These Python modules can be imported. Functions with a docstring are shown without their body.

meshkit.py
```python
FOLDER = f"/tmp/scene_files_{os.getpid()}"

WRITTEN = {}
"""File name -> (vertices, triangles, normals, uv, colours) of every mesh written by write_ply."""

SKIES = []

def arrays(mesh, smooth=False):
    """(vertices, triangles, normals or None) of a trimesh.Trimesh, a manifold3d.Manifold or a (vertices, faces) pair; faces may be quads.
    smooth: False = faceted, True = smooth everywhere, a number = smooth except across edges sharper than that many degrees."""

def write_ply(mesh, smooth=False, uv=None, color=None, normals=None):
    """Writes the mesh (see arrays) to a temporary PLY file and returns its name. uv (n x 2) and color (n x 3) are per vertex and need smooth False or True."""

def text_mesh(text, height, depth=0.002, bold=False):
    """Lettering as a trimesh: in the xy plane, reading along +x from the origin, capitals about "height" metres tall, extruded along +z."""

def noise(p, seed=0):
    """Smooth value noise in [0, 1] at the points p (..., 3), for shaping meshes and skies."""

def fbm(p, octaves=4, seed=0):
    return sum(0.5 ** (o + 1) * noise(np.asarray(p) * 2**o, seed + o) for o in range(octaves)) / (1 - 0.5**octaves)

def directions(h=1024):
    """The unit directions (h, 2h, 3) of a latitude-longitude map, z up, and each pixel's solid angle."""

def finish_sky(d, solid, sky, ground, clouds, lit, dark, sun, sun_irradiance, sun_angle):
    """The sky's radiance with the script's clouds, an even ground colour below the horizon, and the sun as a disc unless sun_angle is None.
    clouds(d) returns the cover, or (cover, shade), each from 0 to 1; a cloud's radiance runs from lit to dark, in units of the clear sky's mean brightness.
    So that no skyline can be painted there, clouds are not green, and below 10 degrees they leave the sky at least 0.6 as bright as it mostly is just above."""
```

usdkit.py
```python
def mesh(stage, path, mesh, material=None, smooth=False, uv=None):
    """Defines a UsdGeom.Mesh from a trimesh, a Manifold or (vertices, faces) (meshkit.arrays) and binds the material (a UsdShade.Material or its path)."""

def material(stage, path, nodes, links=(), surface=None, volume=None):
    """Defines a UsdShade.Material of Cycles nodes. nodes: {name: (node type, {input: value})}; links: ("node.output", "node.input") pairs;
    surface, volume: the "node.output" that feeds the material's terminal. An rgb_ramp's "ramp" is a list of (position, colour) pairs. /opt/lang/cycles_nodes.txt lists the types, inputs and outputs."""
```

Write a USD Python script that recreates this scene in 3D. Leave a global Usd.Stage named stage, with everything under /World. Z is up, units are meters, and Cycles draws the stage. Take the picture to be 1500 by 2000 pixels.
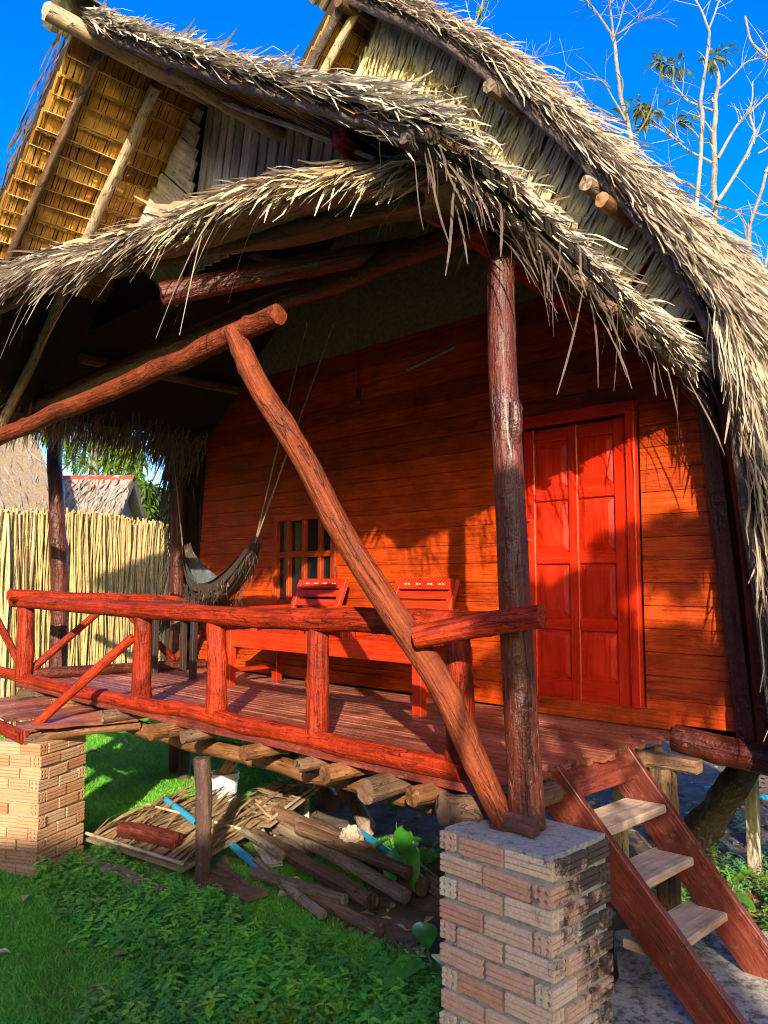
import math, random
import numpy as np, trimesh, usdkit, meshkit
from pxr import Usd, UsdGeom, UsdLux, UsdShade, Gf, Sdf, Vt
from shapely.geometry import Polygon, Point
stage = Usd.Stage.CreateInMemory()
UsdGeom.SetStageUpAxis(stage, 'Z'); UsdGeom.SetStageMetersPerUnit(stage, 1.0)
UsdGeom.Xform.Define(stage, '/World'); UsdGeom.Scope.Define(stage, '/World/Looks')
PI = math.pi
# ------------------------------------------------------------------ camera
F_PX, EYE, PITCH, TH = 1560.0, 1.93, math.atan2(134, 1560), math.atan2(1600, 1560)
R_ = np.array([math.sin(TH), math.cos(TH), 0]); FH = np.array([-math.cos(TH), math.sin(TH), 0]); UP = np.array([0, 0, 1.0])
FW = FH * math.cos(PITCH) + UP * math.sin(PITCH); UV_ = UP * math.cos(PITCH) - FH * math.sin(PITCH)
EYEP = np.array([0, 0, EYE])
cam = UsdGeom.Camera.Define(stage, '/World/camera')
cam.CreateHorizontalApertureAttr(36.0); cam.CreateVerticalApertureAttr(48.0); cam.CreateFocalLengthAttr(36.0 * F_PX / 1500)
cam.AddTransformOp().Set(Gf.Matrix4d(*R_, 0, *UV_, 0, *(-FW), 0, *EYEP, 1))
cam.CreateExposureAttr(2.05)
# ------------------------------------------------------------------ sun and sky
SUN_EL = math.radians(20.5); SH = np.array([0.69, -0.724, 0]); SH /= np.linalg.norm(SH)
SUN = SH * math.cos(SUN_EL) + UP * math.sin(SUN_EL)
ST = np.array([-SH[1], SH[0], 0])
z_ = SUN; x_ = np.cross(UP, z_); x_ /= np.linalg.norm(x_); y_ = np.cross(z_, x_)
sun = UsdLux.DistantLight.Define(stage, '/World/sun')
sun.CreateIntensityAttr(0.8); sun.CreateAngleAttr(0.5); sun.CreateNormalizeAttr(True); sun.CreateColorAttr(Gf.Vec3f(1.0, 0.84, 0.62))
sun.AddTransformOp().Set(Gf.Matrix4d(*x_, 0, *y_, 0, *z_, 0, 0, 0, 0, 1))
usdkit.material(stage, '/World/Looks/sky_look', {
    'sky': ('sky_texture', {'sky_type': 'single_scattering', 'sun_disc': False, 'sun_elevation': SUN_EL, 'sun_rotation': math.atan2(SH[0], SH[1]), 'altitude': 300, 'air_density': 0.9, 'aerosol_density': 1.45, 'ozone_density': 1.0}),
    'hs': ('hsv', {'hue': 0.53, 'saturation': 1.75, 'value': 1.0}),
    'tc': ('texture_coordinate', {}), 'sep': ('separate_xyz', {}),
    'n': ('noise_texture', {'scale': 7.0, 'detail': 6, 'roughness': 0.6}),
    'cr': ('map_range', {'range_type': 'smoothstep', 'from_min': 0.54, 'from_max': 0.66}),
    'lo': ('map_range', {'range_type': 'smoothstep', 'from_min': 0.05, 'from_max': 0.16, 'to_min': 1.0, 'to_max': 0.0}),
    'mu': ('math', {'math_type': 'multiply'}),
    'mx': ('mix_color', {'b': (6.5, 6.3, 6.1), 'use_clamp': False}),
    'bg': ('background_shader', {'strength': 0.125})},
    [('sky.color', 'hs.color'), ('tc.generated', 'sep.vector'), ('tc.generated', 'n.vector'), ('n.fac', 'cr.value'), ('sep.z', 'lo.value'), ('cr.result', 'mu.value1'), ('lo.result', 'mu.value2'),
     ('mu.value', 'mx.fac'), ('hs.color', 'mx.a'), ('mx.result', 'bg.color')], surface='bg.background')
dome = UsdLux.DomeLight.Define(stage, '/World/sky'); dome.CreateIntensityAttr(1.0)
UsdShade.MaterialBindingAPI.Apply(dome.GetPrim()).Bind(UsdShade.Material.Get(stage, '/World/Looks/sky_look'))
dome.GetPrim().SetCustomDataByKey('kind', 'structure')

# ------------------------------------------------------------------ where a sight line meets a plane (used to survey the place)
def _ray(px, py):
    return FW * F_PX + R_ * (px - 750) + UV_ * (1000 - py)
def onx(px, py, x): d = _ray(px, py); return EYEP + d * (x / d[0])
def ony(px, py, y): d = _ray(px, py); return EYEP + d * (y / d[1])
def onz(px, py, z): d = _ray(px, py); return EYEP + d * ((z - EYE) / d[2])
def atd(px, py, dep): d = _ray(px, py); return EYEP + d * (dep / (d @ FH))

# ------------------------------------------------------------------ object helpers
taken = {}
def numbered(parent, name):
    k = (parent, name); n = taken.get(k, -1) + 1; taken[k] = n
    return f'{parent}/{name}' + (f'_{n:03d}' if n else '')
def note(p, label=None, cat=None, group=None, kind=None):
    for k, v in (('label', label), ('category', cat), ('group', group), ('kind', kind)):
        if v: p.SetCustomDataByKey(k, v)
    return p
def obj(name, m, mat, parent='/World', smooth=False, uv=None, label=None, cat=None, group=None, kind=None):
    parent = str(parent.GetPath()) if hasattr(parent, 'GetPath') else parent
    p = usdkit.mesh(stage, numbered(parent, name), m, '/World/Looks/' + mat, smooth, uv).GetPrim()
    return note(p, label, cat, group, kind)
def thing(name, label, cat, group=None, loc=None, rz=0):
    x = UsdGeom.Xform.Define(stage, numbered('/World', name))
    if loc is not None:
        x.AddTranslateOp().Set(Gf.Vec3d(*map(float, loc)))
        if rz: x.AddRotateZOp().Set(float(rz))
    return note(x.GetPrim(), label, cat, group)
def sub(name, parent):
    return UsdGeom.Xform.Define(stage, numbered(str(parent.GetPath()), name)).GetPrim()

def rot_about(v, axis, ang):
    axis = axis / np.linalg.norm(axis, axis=-1, keepdims=True)
    c, s = np.cos(ang)[..., None], np.sin(ang)[..., None]
    return v * c + np.cross(axis, v) * s + axis * (np.sum(axis * v, -1, keepdims=True)) * (1 - c)
def unit(v):
    v = np.asarray(v, float); return v / np.maximum(np.linalg.norm(v, axis=-1, keepdims=True), 1e-12)
def curve(pts, n):
    """n points on a Catmull-Rom curve through pts"""
    p = np.asarray(pts, float)
    if len(p) == 2:
        return p[0] + (p[1] - p[0]) * np.linspace(0, 1, n)[:, None]
    q = np.vstack([2 * p[0] - p[1], p, 2 * p[-1] - p[-2]]); out = []
    for t in np.linspace(0, len(p) - 1 - 1e-9, n):
        i = int(t); f = t - i; a, b, c, d = q[i:i + 4]
        out.append(0.5 * (2 * b + (c - a) * f + (2 * a - 5 * b + 4 * c - d) * f * f + (3 * b - a - 3 * c + d) * f ** 3))
    return np.array(out)
def join(ms):
    v, f, u, k = [], [], [], 0
    for m in ms:
        v.append(m[0]); f.append(m[1] + k); k += len(m[0])
        if len(m) > 2: u.append(m[2])
    return (np.vstack(v), np.vstack(f)) + ((np.vstack(u),) if u else ())
def tube(pts, radii, ns=14, n=None, rough=0.06, seed=0, knots=0, wob=0.0, caps=True, ragged=0.0):
    """a log: swept rings with bumps and knots; returns (v, f, uv)"""
    pts = np.asarray(pts, float)
    L = np.linalg.norm(np.diff(pts, axis=0), axis=1).sum()
    n = n or max(4, int(L / 0.05) + 2)
    c = curve(pts, n); r = np.interp(np.linspace(0, 1, n), np.linspace(0, 1, len(radii)), radii)
    g = np.random.default_rng(abs(int(seed)))
    if wob:
        w = np.stack([meshkit.fbm(np.c_[np.linspace(0, L * 1.6, n), np.full(n, seed * 3.1 + k * 17.7), np.zeros(n)], 2) - 0.5 for k in range(3)], 1)
        w -= w[0] + (w[-1] - w[0]) * np.linspace(0, 1, n)[:, None]
        c = c + w * wob
    t = unit(np.gradient(c, axis=0))
    a = np.cross(t[0], [0.31, 0.2, 0.93]); a /= np.linalg.norm(a); A = []
    for k in range(n):
        a = a - t[k] * (a @ t[k]); a /= np.linalg.norm(a); A.append(a)
    A = np.array(A); B = np.cross(t, A)
    th = np.linspace(0, 2 * PI, ns + 1)
    s = np.linspace(0, L, n)
    P = np.stack(np.broadcast_arrays((s * 2.2)[:, None] + seed * 7.3, np.cos(th)[None] * 1.1, np.sin(th)[None] * 1.1), -1)
    k = 1 + rough * (meshkit.fbm(P * 2.2, 3, seed) - 0.5) * 2.6
    for _ in range(knots):
        s0, t0, h = g.uniform(0.05, 0.95) * L, g.uniform(0, 2 * PI), g.uniform(0.12, 0.32)
        dth = np.abs((th[None] - t0 + PI) % (2 * PI) - PI)
        k = k + h * np.exp(-((s[:, None] - s0) / (0.55 * r.mean())) ** 2 - (dth / 0.45) ** 2)
    rr = r[:, None] * k
    V = c[:, None] + rr[..., None] * (np.cos(th)[None, :, None] * A[:, None] + np.sin(th)[None, :, None] * B[:, None])
    if ragged:
        V[0] -= t[0] * (g.random(ns + 1) * ragged)[:, None]; V[-1] += t[-1] * (g.random(ns + 1) * ragged)[:, None]
        V[:, -1] = V[:, 0]
    uv = np.stack(np.broadcast_arrays(s[:, None] + seed * 1.37, (th * r.mean())[None]), -1).reshape(-1, 2)
    i = np.arange(n - 1)[:, None] * (ns + 1) + np.arange(ns)[None]
    f = np.stack([i, i + 1, i + ns + 2, i + ns + 1], -1).reshape(-1, 4)
    f = np.vstack([f[:, [0, 1, 2]], f[:, [0, 2, 3]]]); v = V.reshape(-1, 3)
    if caps:
        for e, sg in ((0, -1), (n - 1, 1)):
            ring = V[e, :-1]; base = len(v)
            mid = ring.mean(0) + t[e] * sg * 0.006; inner = mid + (ring - mid) * 0.55 + t[e] * sg * g.normal(0, 0.006, ns)[:, None]
            v = np.vstack([v, ring, inner, mid[None]])
            uv = np.vstack([uv, np.tile([[9.0, 0.0]], (2 * ns + 1, 1)) + np.vstack([ring - mid, inner - mid, mid[None] - mid])[:, :2] * 0.3])
            j = np.arange(ns); j2 = (j + 1) % ns
            q = np.vstack([np.c_[base + j, base + j2, base + ns + j2], np.c_[base + j, base + ns + j2, base + ns + j], np.c_[base + ns + j, base + ns + j2, np.full(ns, base + 2 * ns)]])
            f = np.vstack([f, q if sg > 0 else q[:, ::-1]])
    return v, f, uv
def log(name, pts, radii, mat, parent='/World', **k):
    info = {a: k.pop(a) for a in ('label', 'cat', 'group', 'kind') if a in k}
    v, f, uv = tube(pts, radii, **k)
    return obj(name, (v, f), mat, parent, smooth=True, uv=uv, **info)
def plank(p0, p1, w, t, up=(0, 0, 1), c=0.003, seg=1, wob=0.0, seed=0, taper=None):
    """a board from p0 to p1, w wide across, t thick along 'up', chamfered; returns (v, f, uv)"""
    p0, p1 = np.asarray(p0, float), np.asarray(p1, float); d = unit(p1 - p0); up = np.asarray(up, float)
    up = unit(up - d * (up @ d)); s = np.cross(d, up); L = np.linalg.norm(p1 - p0)
    hw, ht = w / 2, t / 2; c = min(c, hw * 0.6, ht * 0.6)
    sec = np.array([(-hw + c, -ht), (hw - c, -ht), (hw, -ht + c), (hw, ht - c), (hw - c, ht), (-hw + c, ht), (-hw, ht - c), (-hw, -ht + c)])
    g = np.random.default_rng(abs(int(seed))); v, f, uv = [], [], []
    S = np.linspace(0, 1, seg + 1); off = g.random() * 9
    jit = g.normal(0, 1, (seg + 1, 2)) * wob
    rings = []
    for k, q in enumerate(S):
        wk = 1 if taper is None else 1 + (taper - 1) * q
        rings.append(p0 + d * L * q + (sec[:, :1] * wk + jit[k, 0]) * s + (sec[:, 1:] + jit[k, 1]) * up)
    for k in range(seg):
        for e in range(8):
            e2 = (e + 1) % 8; b = len(v)
            v += [rings[k][e], rings[k][e2], rings[k + 1][e2], rings[k + 1][e]]
            a0, a1 = (sec[e, 0] + sec[e, 1], sec[e2, 0] + sec[e2, 1])
            uv += [(L * S[k] + off, a0 + off), (L * S[k] + off, a1 + off), (L * S[k + 1] + off, a1 + off), (L * S[k + 1] + off, a0 + off)]
            f += [(b, b + 1, b + 2), (b, b + 2, b + 3)]
    for r, sg in ((rings[0], -1), (rings[-1], 1)):
        b = len(v); v += list(r); uv += [(off + x * 0.2, off + y) for x, y in sec]
        q = [(b, b + i, b + i + 1) for i in range(1, 7)]; f += q if sg > 0 else [x[::-1] for x in q]
    f = np.array(f)
    return np.array(v), f[:, ::-1] if np.linalg.det(np.array([s, up, d])) < 0 else f, np.array(uv)
def board(name, p0, p1, w, t, mat, parent='/World', up=(0, 0, 1), **k):
    info = {a: k.pop(a) for a in ('label', 'cat', 'group', 'kind') if a in k}
    v, f, uv = plank(p0, p1, w, t, up, **k)
    return obj(name, (v, f), mat, parent, uv=uv, **info)
def bxm(x0, x1, y0, y1, z0, z1):
    m = trimesh.creation.box((x1 - x0, y1 - y0, z1 - z0)); m.apply_translation(((x0 + x1) / 2, (y0 + y1) / 2, (z0 + z1) / 2)); return m
def blades(root, d, nrm, L, W, rng, droop=0.25, curl=0.15, lift=0.0, seg=4, roll=0.7, tip=0.12, belly=0.55, wk=1.0):
    """long dry leaf strips as one mesh of separate islands"""
    N = len(root); d = unit(d); nrm = unit(nrm - d * np.sum(d * nrm, -1, keepdims=True))
    side = rot_about(np.cross(d, nrm), d, rng.normal(0, roll, N))
    L = np.broadcast_to(L, N)[:, None]; W = np.broadcast_to(W, N)[:, None] * wk
    dr = np.broadcast_to(droop, N)[:, None] * rng.uniform(0.3, 1.6, (N, 1)); cu = rng.normal(0, curl, (N, 1))
    li = np.broadcast_to(lift, N)[:, None] * rng.uniform(0, 1.5, (N, 1))
    kink = rng.normal(0, 0.03, (N, 1))
    v = np.empty((N, seg + 1, 2, 3))
    tw = rng.normal(0, 0.5, N)
    for k in range(seg + 1):
        t = k / seg
        c = root + d * L * t + nrm * li * L * math.sin(t * PI / 2) - UP * dr * L * t * t + side * cu * L * t * t + nrm * kink * L * math.sin(t * PI * 2)
        w = W * ((0.55 + (1 - 0.55) * min(t / belly, 1)) if t < belly else (1 - (1 - tip) * ((t - belly) / (1 - belly)) ** 1.3)) * 0.5
        sd = rot_about(side, d, tw * t)
        v[:, k, 0] = c - sd * w; v[:, k, 1] = c + sd * w
    i = (np.arange(N) * 2 * (seg + 1))[:, None] + np.arange(seg)[None] * 2
    f = np.stack([i, i + 1, i + 3, i + 2], -1).reshape(-1, 4)
    return v.reshape(-1, 3), np.vstack([f[:, [0, 1, 2]], f[:, [0, 2, 3]]])
def instancer(name, protos, pos, yaw, scale, pick, label=None, cat=None, kind='stuff', tilt=None, parent='/World'):
    """protos: list of (mesh, material)"""
    path = numbered(parent, name)
    pi = UsdGeom.PointInstancer.Define(stage, path)
    rel = pi.CreatePrototypesRel()
    for k, (m, mat) in enumerate(protos):
        p = usdkit.mesh(stage, f'{path}/sprig' + (f'_{k:03d}' if k else ''), m, '/World/Looks/' + mat, True)
        rel.AddTarget(p.GetPath())
    N = len(pos)
    pi.CreatePositionsAttr(Vt.Vec3fArray.FromNumpy(np.asarray(pos, np.float32)))
    pi.CreateProtoIndicesAttr(Vt.IntArray.FromNumpy(np.asarray(pick, np.int32)))
    q = np.zeros((N, 4)); h = np.asarray(yaw) / 2
    tl = (np.zeros(N) if tilt is None else np.asarray(tilt)) / 2
    qs = [Gf.Quath(float(np.cos(a) * np.cos(b)), float(np.cos(a) * np.sin(b)), float(np.sin(a) * np.sin(b)), float(np.sin(a) * np.cos(b))) for a, b in zip(h, tl)]
    pi.CreateOrientationsAttr(Vt.QuathArray(qs))
    pi.CreateScalesAttr(Vt.Vec3fArray.FromNumpy(np.repeat(np.asarray(scale, np.float32)[:, None], 3, 1)))
    return note(pi.GetPrim(), label, cat, None, kind)

# ------------------------------------------------------------------ materials
def M(name, nodes, links, surface='p.BSDF'): usdkit.material(stage, '/World/Looks/' + name, nodes, links, surface=surface)
def wood(name, dark, mid, light, rough=0.4, coat=0.0, along=2.0, across=45.0, bump=0.3, spots=0.0, spotcol=(0.02, 0.01, 0.008), spec=0.5, vary=0.25, cracks=0.0):
    """grain runs along the u of the st map"""
    n = {'uv': ('texture_coordinate', {}), 'mp': ('mapping', {'mapping_type': 'point', 'scale': (along, across, 1)}),
         'oi': ('object_info', {}), 'ad': ('vector_math', {'math_type': 'add'}), 'sc': ('math', {'math_type': 'multiply', 'value2': 37.0}), 'cx': ('combine_xyz', {}),
         'n': ('noise_texture', {'scale': 1.0, 'detail': 6, 'roughness': 0.62, 'distortion': 0.6}),
         'r': ('rgb_ramp', {'ramp': [(0.28, dark), (0.5, mid), (0.74, light)]}),
         'n2': ('noise_texture', {'scale': 5.0, 'detail': 4, 'roughness': 0.6}), 'g': ('geometry', {}),
         'mr2': ('map_range', {'from_min': 0.3, 'from_max': 0.72, 'to_min': 1 - vary * 1.6, 'to_max': 1 + vary}),
         'rv': ('map_range', {'from_min': 0, 'from_max': 1, 'to_min': 1 - vary, 'to_max': 1 + vary}),
         'mm': ('math', {'math_type': 'multiply'}), 'hv': ('hsv', {}),
         'mc': ('mapping', {'mapping_type': 'point', 'scale': (1.6, 15.0, 1)}), 'ac': ('vector_math', {'math_type': 'add'}), 'nc': ('noise_texture', {'scale': 1.0, 'detail': 3, 'roughness': 0.6, 'distortion': 0.3}), 'cs': ('math', {'math_type': 'subtract', 'value2': 0.5}), 'ca': ('math', {'math_type': 'absolute'}),
         'cm': ('map_range', {'range_type': 'smoothstep', 'from_min': 0.003, 'from_max': 0.014, 'to_min': cracks, 'to_max': 0.0}), 'mk': ('mix_color', {'b': tuple(c * 0.25 for c in dark)}), 'bh': ('math', {'math_type': 'subtract'}), 'bl': ('math', {'math_type': 'multiply_add', 'value2': 1.2}),
         'n3': ('noise_texture', {'scale': 21.0, 'detail': 3, 'roughness': 0.6}),
         'sp': ('map_range', {'range_type': 'smoothstep', 'from_min': 0.66 - 0.12 * spots, 'from_max': 0.74 - 0.1 * spots, 'to_min': 0.0, 'to_max': min(spots, 1.0)}),
         'mx': ('mix_color', {'b': spotcol}),
         'rr': ('map_range', {'from_min': 0.3, 'from_max': 0.7, 'to_min': max(rough - 0.12, 0.05), 'to_max': rough + 0.2}),
         'b': ('bump', {'strength': bump, 'distance': 0.012}),
         'p': ('principled_bsdf', {'coat_weight': coat, 'coat_roughness': 0.18, 'specular_ior_level': spec})}
    l = [('uv.UV', 'mp.vector'), ('oi.random', 'sc.value1'), ('sc.value', 'cx.x'), ('sc.value', 'cx.z'), ('mp.vector', 'ad.vector1'), ('cx.vector', 'ad.vector2'), ('ad.vector', 'n.vector'), ('n.fac', 'r.fac'),
         ('g.position', 'n2.vector'), ('n2.fac', 'mr2.value'), ('oi.random', 'rv.value'), ('mr2.result', 'mm.value1'), ('rv.result', 'mm.value2'), ('r.color', 'hv.color'), ('mm.value', 'hv.value'),
         ('g.position', 'n3.vector'), ('n3.fac', 'sp.value'), ('sp.result', 'mx.fac'), ('hv.color', 'mx.a'), ('mx.result', 'mk.a'), ('mk.result', 'p.base_color'), ('uv.UV', 'mc.vector'), ('mc.vector', 'ac.vector1'), ('cx.vector', 'ac.vector2'), ('ac.vector', 'nc.vector'), ('nc.fac', 'cs.value1'), ('cs.value', 'ca.value1'), ('ca.value', 'cm.value'), ('cm.result', 'mk.fac'),
         ('n2.fac', 'rr.value'), ('rr.result', 'p.roughness'), ('n3.fac', 'bl.value1'), ('n.fac', 'bl.value3'), ('bl.value', 'bh.value1'), ('cm.result', 'bh.value2'), ('bh.value', 'b.height'), ('b.normal', 'p.normal')]
    M(name, n, l)
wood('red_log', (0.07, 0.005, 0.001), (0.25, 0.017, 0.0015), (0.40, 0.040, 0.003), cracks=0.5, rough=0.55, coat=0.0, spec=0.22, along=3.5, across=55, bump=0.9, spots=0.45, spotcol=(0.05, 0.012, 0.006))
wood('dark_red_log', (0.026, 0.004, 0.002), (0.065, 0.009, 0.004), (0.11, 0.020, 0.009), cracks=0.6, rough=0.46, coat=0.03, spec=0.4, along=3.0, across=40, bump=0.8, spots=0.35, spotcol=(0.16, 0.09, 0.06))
wood('brace_log', (0.055, 0.009, 0.002), (0.125, 0.022, 0.005), (0.20, 0.045, 0.012), cracks=0.5, rough=0.62, coat=0.0, spec=0.22, along=4, across=60, bump=1.0, spots=0.5, spotcol=(0.06, 0.014, 0.006))
wood('brown_log', (0.05, 0.024, 0.012), (0.115, 0.058, 0.030), (0.20, 0.115, 0.062), cracks=0.9, rough=0.7, along=2.5, across=38, bump=0.6, spots=0.6, spotcol=(0.05, 0.03, 0.018))
wood('orange_log', (0.075, 0.026, 0.008), (0.17, 0.068, 0.022), (0.27, 0.125, 0.048), cracks=0.9, rough=0.55, along=2.5, across=38, bump=0.5, spots=0.5, spotcol=(0.06, 0.03, 0.015))
wood('pale_log', (0.22, 0.16, 0.10), (0.40, 0.31, 0.21), (0.52, 0.43, 0.31), cracks=0.9, rough=0.7, along=3, across=36, bump=0.5, spots=0.6, spotcol=(0.12, 0.08, 0.05))
wood('grey_wood', (0.24, 0.195, 0.15), (0.50, 0.425, 0.335), (0.62, 0.55, 0.45), cracks=0.45, rough=0.8, along=1.8, across=30, bump=0.7, spots=0.45, spotcol=(0.05, 0.04, 0.032))
wood('old_log', (0.085, 0.055, 0.035), (0.19, 0.135, 0.09), (0.29, 0.22, 0.155), cracks=0.6, rough=0.85, along=2.5, across=36, bump=0.7, spots=0.7, spotcol=(0.05, 0.035, 0.025))
wood('bark_dark', (0.02, 0.014, 0.012), (0.05, 0.033, 0.028), (0.10, 0.07, 0.06), rough=0.85, along=14, across=30, bump=1.0, spots=0.7, spotcol=(0.16, 0.12, 0.10))
wood('post_dark', (0.025, 0.012, 0.010), (0.055, 0.024, 0.018), (0.10, 0.05, 0.035), rough=0.8, along=3, across=40, bump=0.9, spots=0.4, spotcol=(0.12, 0.09, 0.07))
wood('siding', (0.12, 0.009, 0.001), (0.34, 0.036, 0.0015), (0.46, 0.060, 0.002), rough=0.45, coat=0.0, spec=0.3, along=3.0, across=70, bump=0.45, vary=0.24, spots=0.25, spotcol=(0.06, 0.012, 0.004))
wood('door_red', (0.26, 0.008, 0.001), (0.40, 0.013, 0.002), (0.50, 0.024, 0.003), rough=0.4, coat=0.05, spec=0.3, along=2.5, across=60, bump=0.15, vary=0.12)
wood('seat_red', (0.20, 0.010, 0.002), (0.36, 0.020, 0.003), (0.46, 0.040, 0.006), rough=0.38, coat=0.08, spec=0.35, along=2.5, across=60, bump=0.2, vary=0.15)
wood('deck_board', (0.065, 0.016, 0.010), (0.19, 0.055, 0.032), (0.32, 0.115, 0.068), rough=0.42, coat=0.15, along=1.2, across=60, bump=0.4, spots=0.25, spotcol=(0.35, 0.24, 0.16), vary=0.4)
wood('stringer_red', (0.05, 0.010, 0.007), (0.115, 0.020, 0.012), (0.19, 0.036, 0.018), rough=0.5, coat=0.05, spec=0.3, cracks=0.4, along=2, across=40, bump=0.5, spots=0.55, spotcol=(0.18, 0.08, 0.04))
wood('tread_wood', (0.19, 0.125, 0.09), (0.36, 0.25, 0.185), (0.47, 0.345, 0.27), rough=0.8, along=2, across=38, bump=0.5, spots=0.5, spotcol=(0.18, 0.11, 0.07))
wood('black_wood', (0.01, 0.006, 0.005), (0.018, 0.009, 0.007), (0.03, 0.014, 0.01), rough=0.6, along=2, across=38, bump=0.3)
wood('bare_bark', (0.09, 0.078, 0.062), (0.175, 0.155, 0.125), (0.25, 0.225, 0.185), rough=0.85, along=6, across=20, bump=0.4, spots=0.4, spotcol=(0.09, 0.075, 0.055))
def leafy(name, stops, rough=0.6, trans=0.25, spec=0.3, island=True, vscale=9.0, vary=0.35):
    """leaf strips: each strip its own tone"""
    M(name, {'g': ('geometry', {}), 'oi': ('object_info', {}), 'ad': ('math', {'math_type': 'add'}), 'fr': ('math', {'math_type': 'fraction'}), 'r': ('rgb_ramp', {'ramp': stops}),
             'n': ('noise_texture', {'scale': vscale, 'detail': 4, 'roughness': 0.65}), 'mr': ('map_range', {'from_min': 0.3, 'from_max': 0.7, 'to_min': 1 - vary, 'to_max': 1 + vary * 0.6}),
             'hv': ('hsv', {}), 'p': ('principled_bsdf', {'roughness': rough, 'specular_ior_level': spec}), 't': ('translucent_bsdf', {}), 'm': ('mix_closure', {'fac': trans})},
      [('g.random_per_island', 'ad.value1'), ('oi.random', 'ad.value2'), ('ad.value', 'fr.value1'), ('fr.value', 'r.fac'), ('g.position', 'n.vector'), ('n.fac', 'mr.value'), ('r.color', 'hv.color'), ('mr.result', 'hv.value'),
       ('hv.color', 'p.base_color'), ('hv.color', 't.color'), ('p.BSDF', 'm.closure1'), ('t.BSDF', 'm.closure2')], surface='m.closure')
leafy('thatch', [(0.0, (0.06, 0.042, 0.03)), (0.14, (0.15, 0.11, 0.08)), (0.32, (0.28, 0.22, 0.155)), (0.6, (0.41, 0.34, 0.25)), (0.85, (0.52, 0.45, 0.345)), (1.0, (0.36, 0.335, 0.29))], trans=0.18)
leafy('thatch_brown', [(0.0, (0.09, 0.04, 0.018)), (0.3, (0.27, 0.145, 0.06)), (0.6, (0.44, 0.31, 0.17)), (1.0, (0.56, 0.46, 0.31))], trans=0.2)
leafy('thatch_under', [(0.0, (0.22, 0.09, 0.014)), (0.35, (0.42, 0.19, 0.032)), (0.7, (0.54, 0.275, 0.052)), (1.0, (0.63, 0.37, 0.09))], trans=0.12, rough=0.55)
leafy('thatch_gable', [(0.0, (0.20, 0.14, 0.055)), (0.35, (0.42, 0.34, 0.15)), (0.7, (0.56, 0.48, 0.25)), (1.0, (0.62, 0.55, 0.33))], trans=0.15)
leafy('thatch_old', [(0.0, (0.10, 0.085, 0.07)), (0.4, (0.24, 0.21, 0.17)), (0.8, (0.34, 0.30, 0.245)), (1.0, (0.42, 0.35, 0.24))], trans=0.08)
leafy('dry_panel', [(0.0, (0.12, 0.07, 0.035)), (0.4, (0.26, 0.17, 0.09)), (0.8, (0.38, 0.27, 0.16)), (1.0, (0.44, 0.34, 0.22))], trans=0.1)
leafy('reed', [(0.0, (0.15, 0.09, 0.03)), (0.3, (0.38, 0.26, 0.095)), (0.7, (0.52, 0.385, 0.16)), (1.0, (0.60, 0.47, 0.24))], trans=0.05)
leafy('grass_blade', [(0.0, (0.06, 0.29, 0.025)), (0.35, (0.10, 0.44, 0.035)), (0.75, (0.18, 0.56, 0.04)), (0.95, (0.30, 0.55, 0.06)), (1.0, (0.40, 0.33, 0.12))], trans=0.35, rough=0.45, vscale=1.3)
leafy('weed_leaf', [(0.0, (0.04, 0.23, 0.04)), (0.5, (0.085, 0.38, 0.05)), (0.85, (0.16, 0.48, 0.05)), (1.0, (0.26, 0.52, 0.05))], trans=0.25, rough=0.38, spec=0.5, vscale=2.0)
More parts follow.
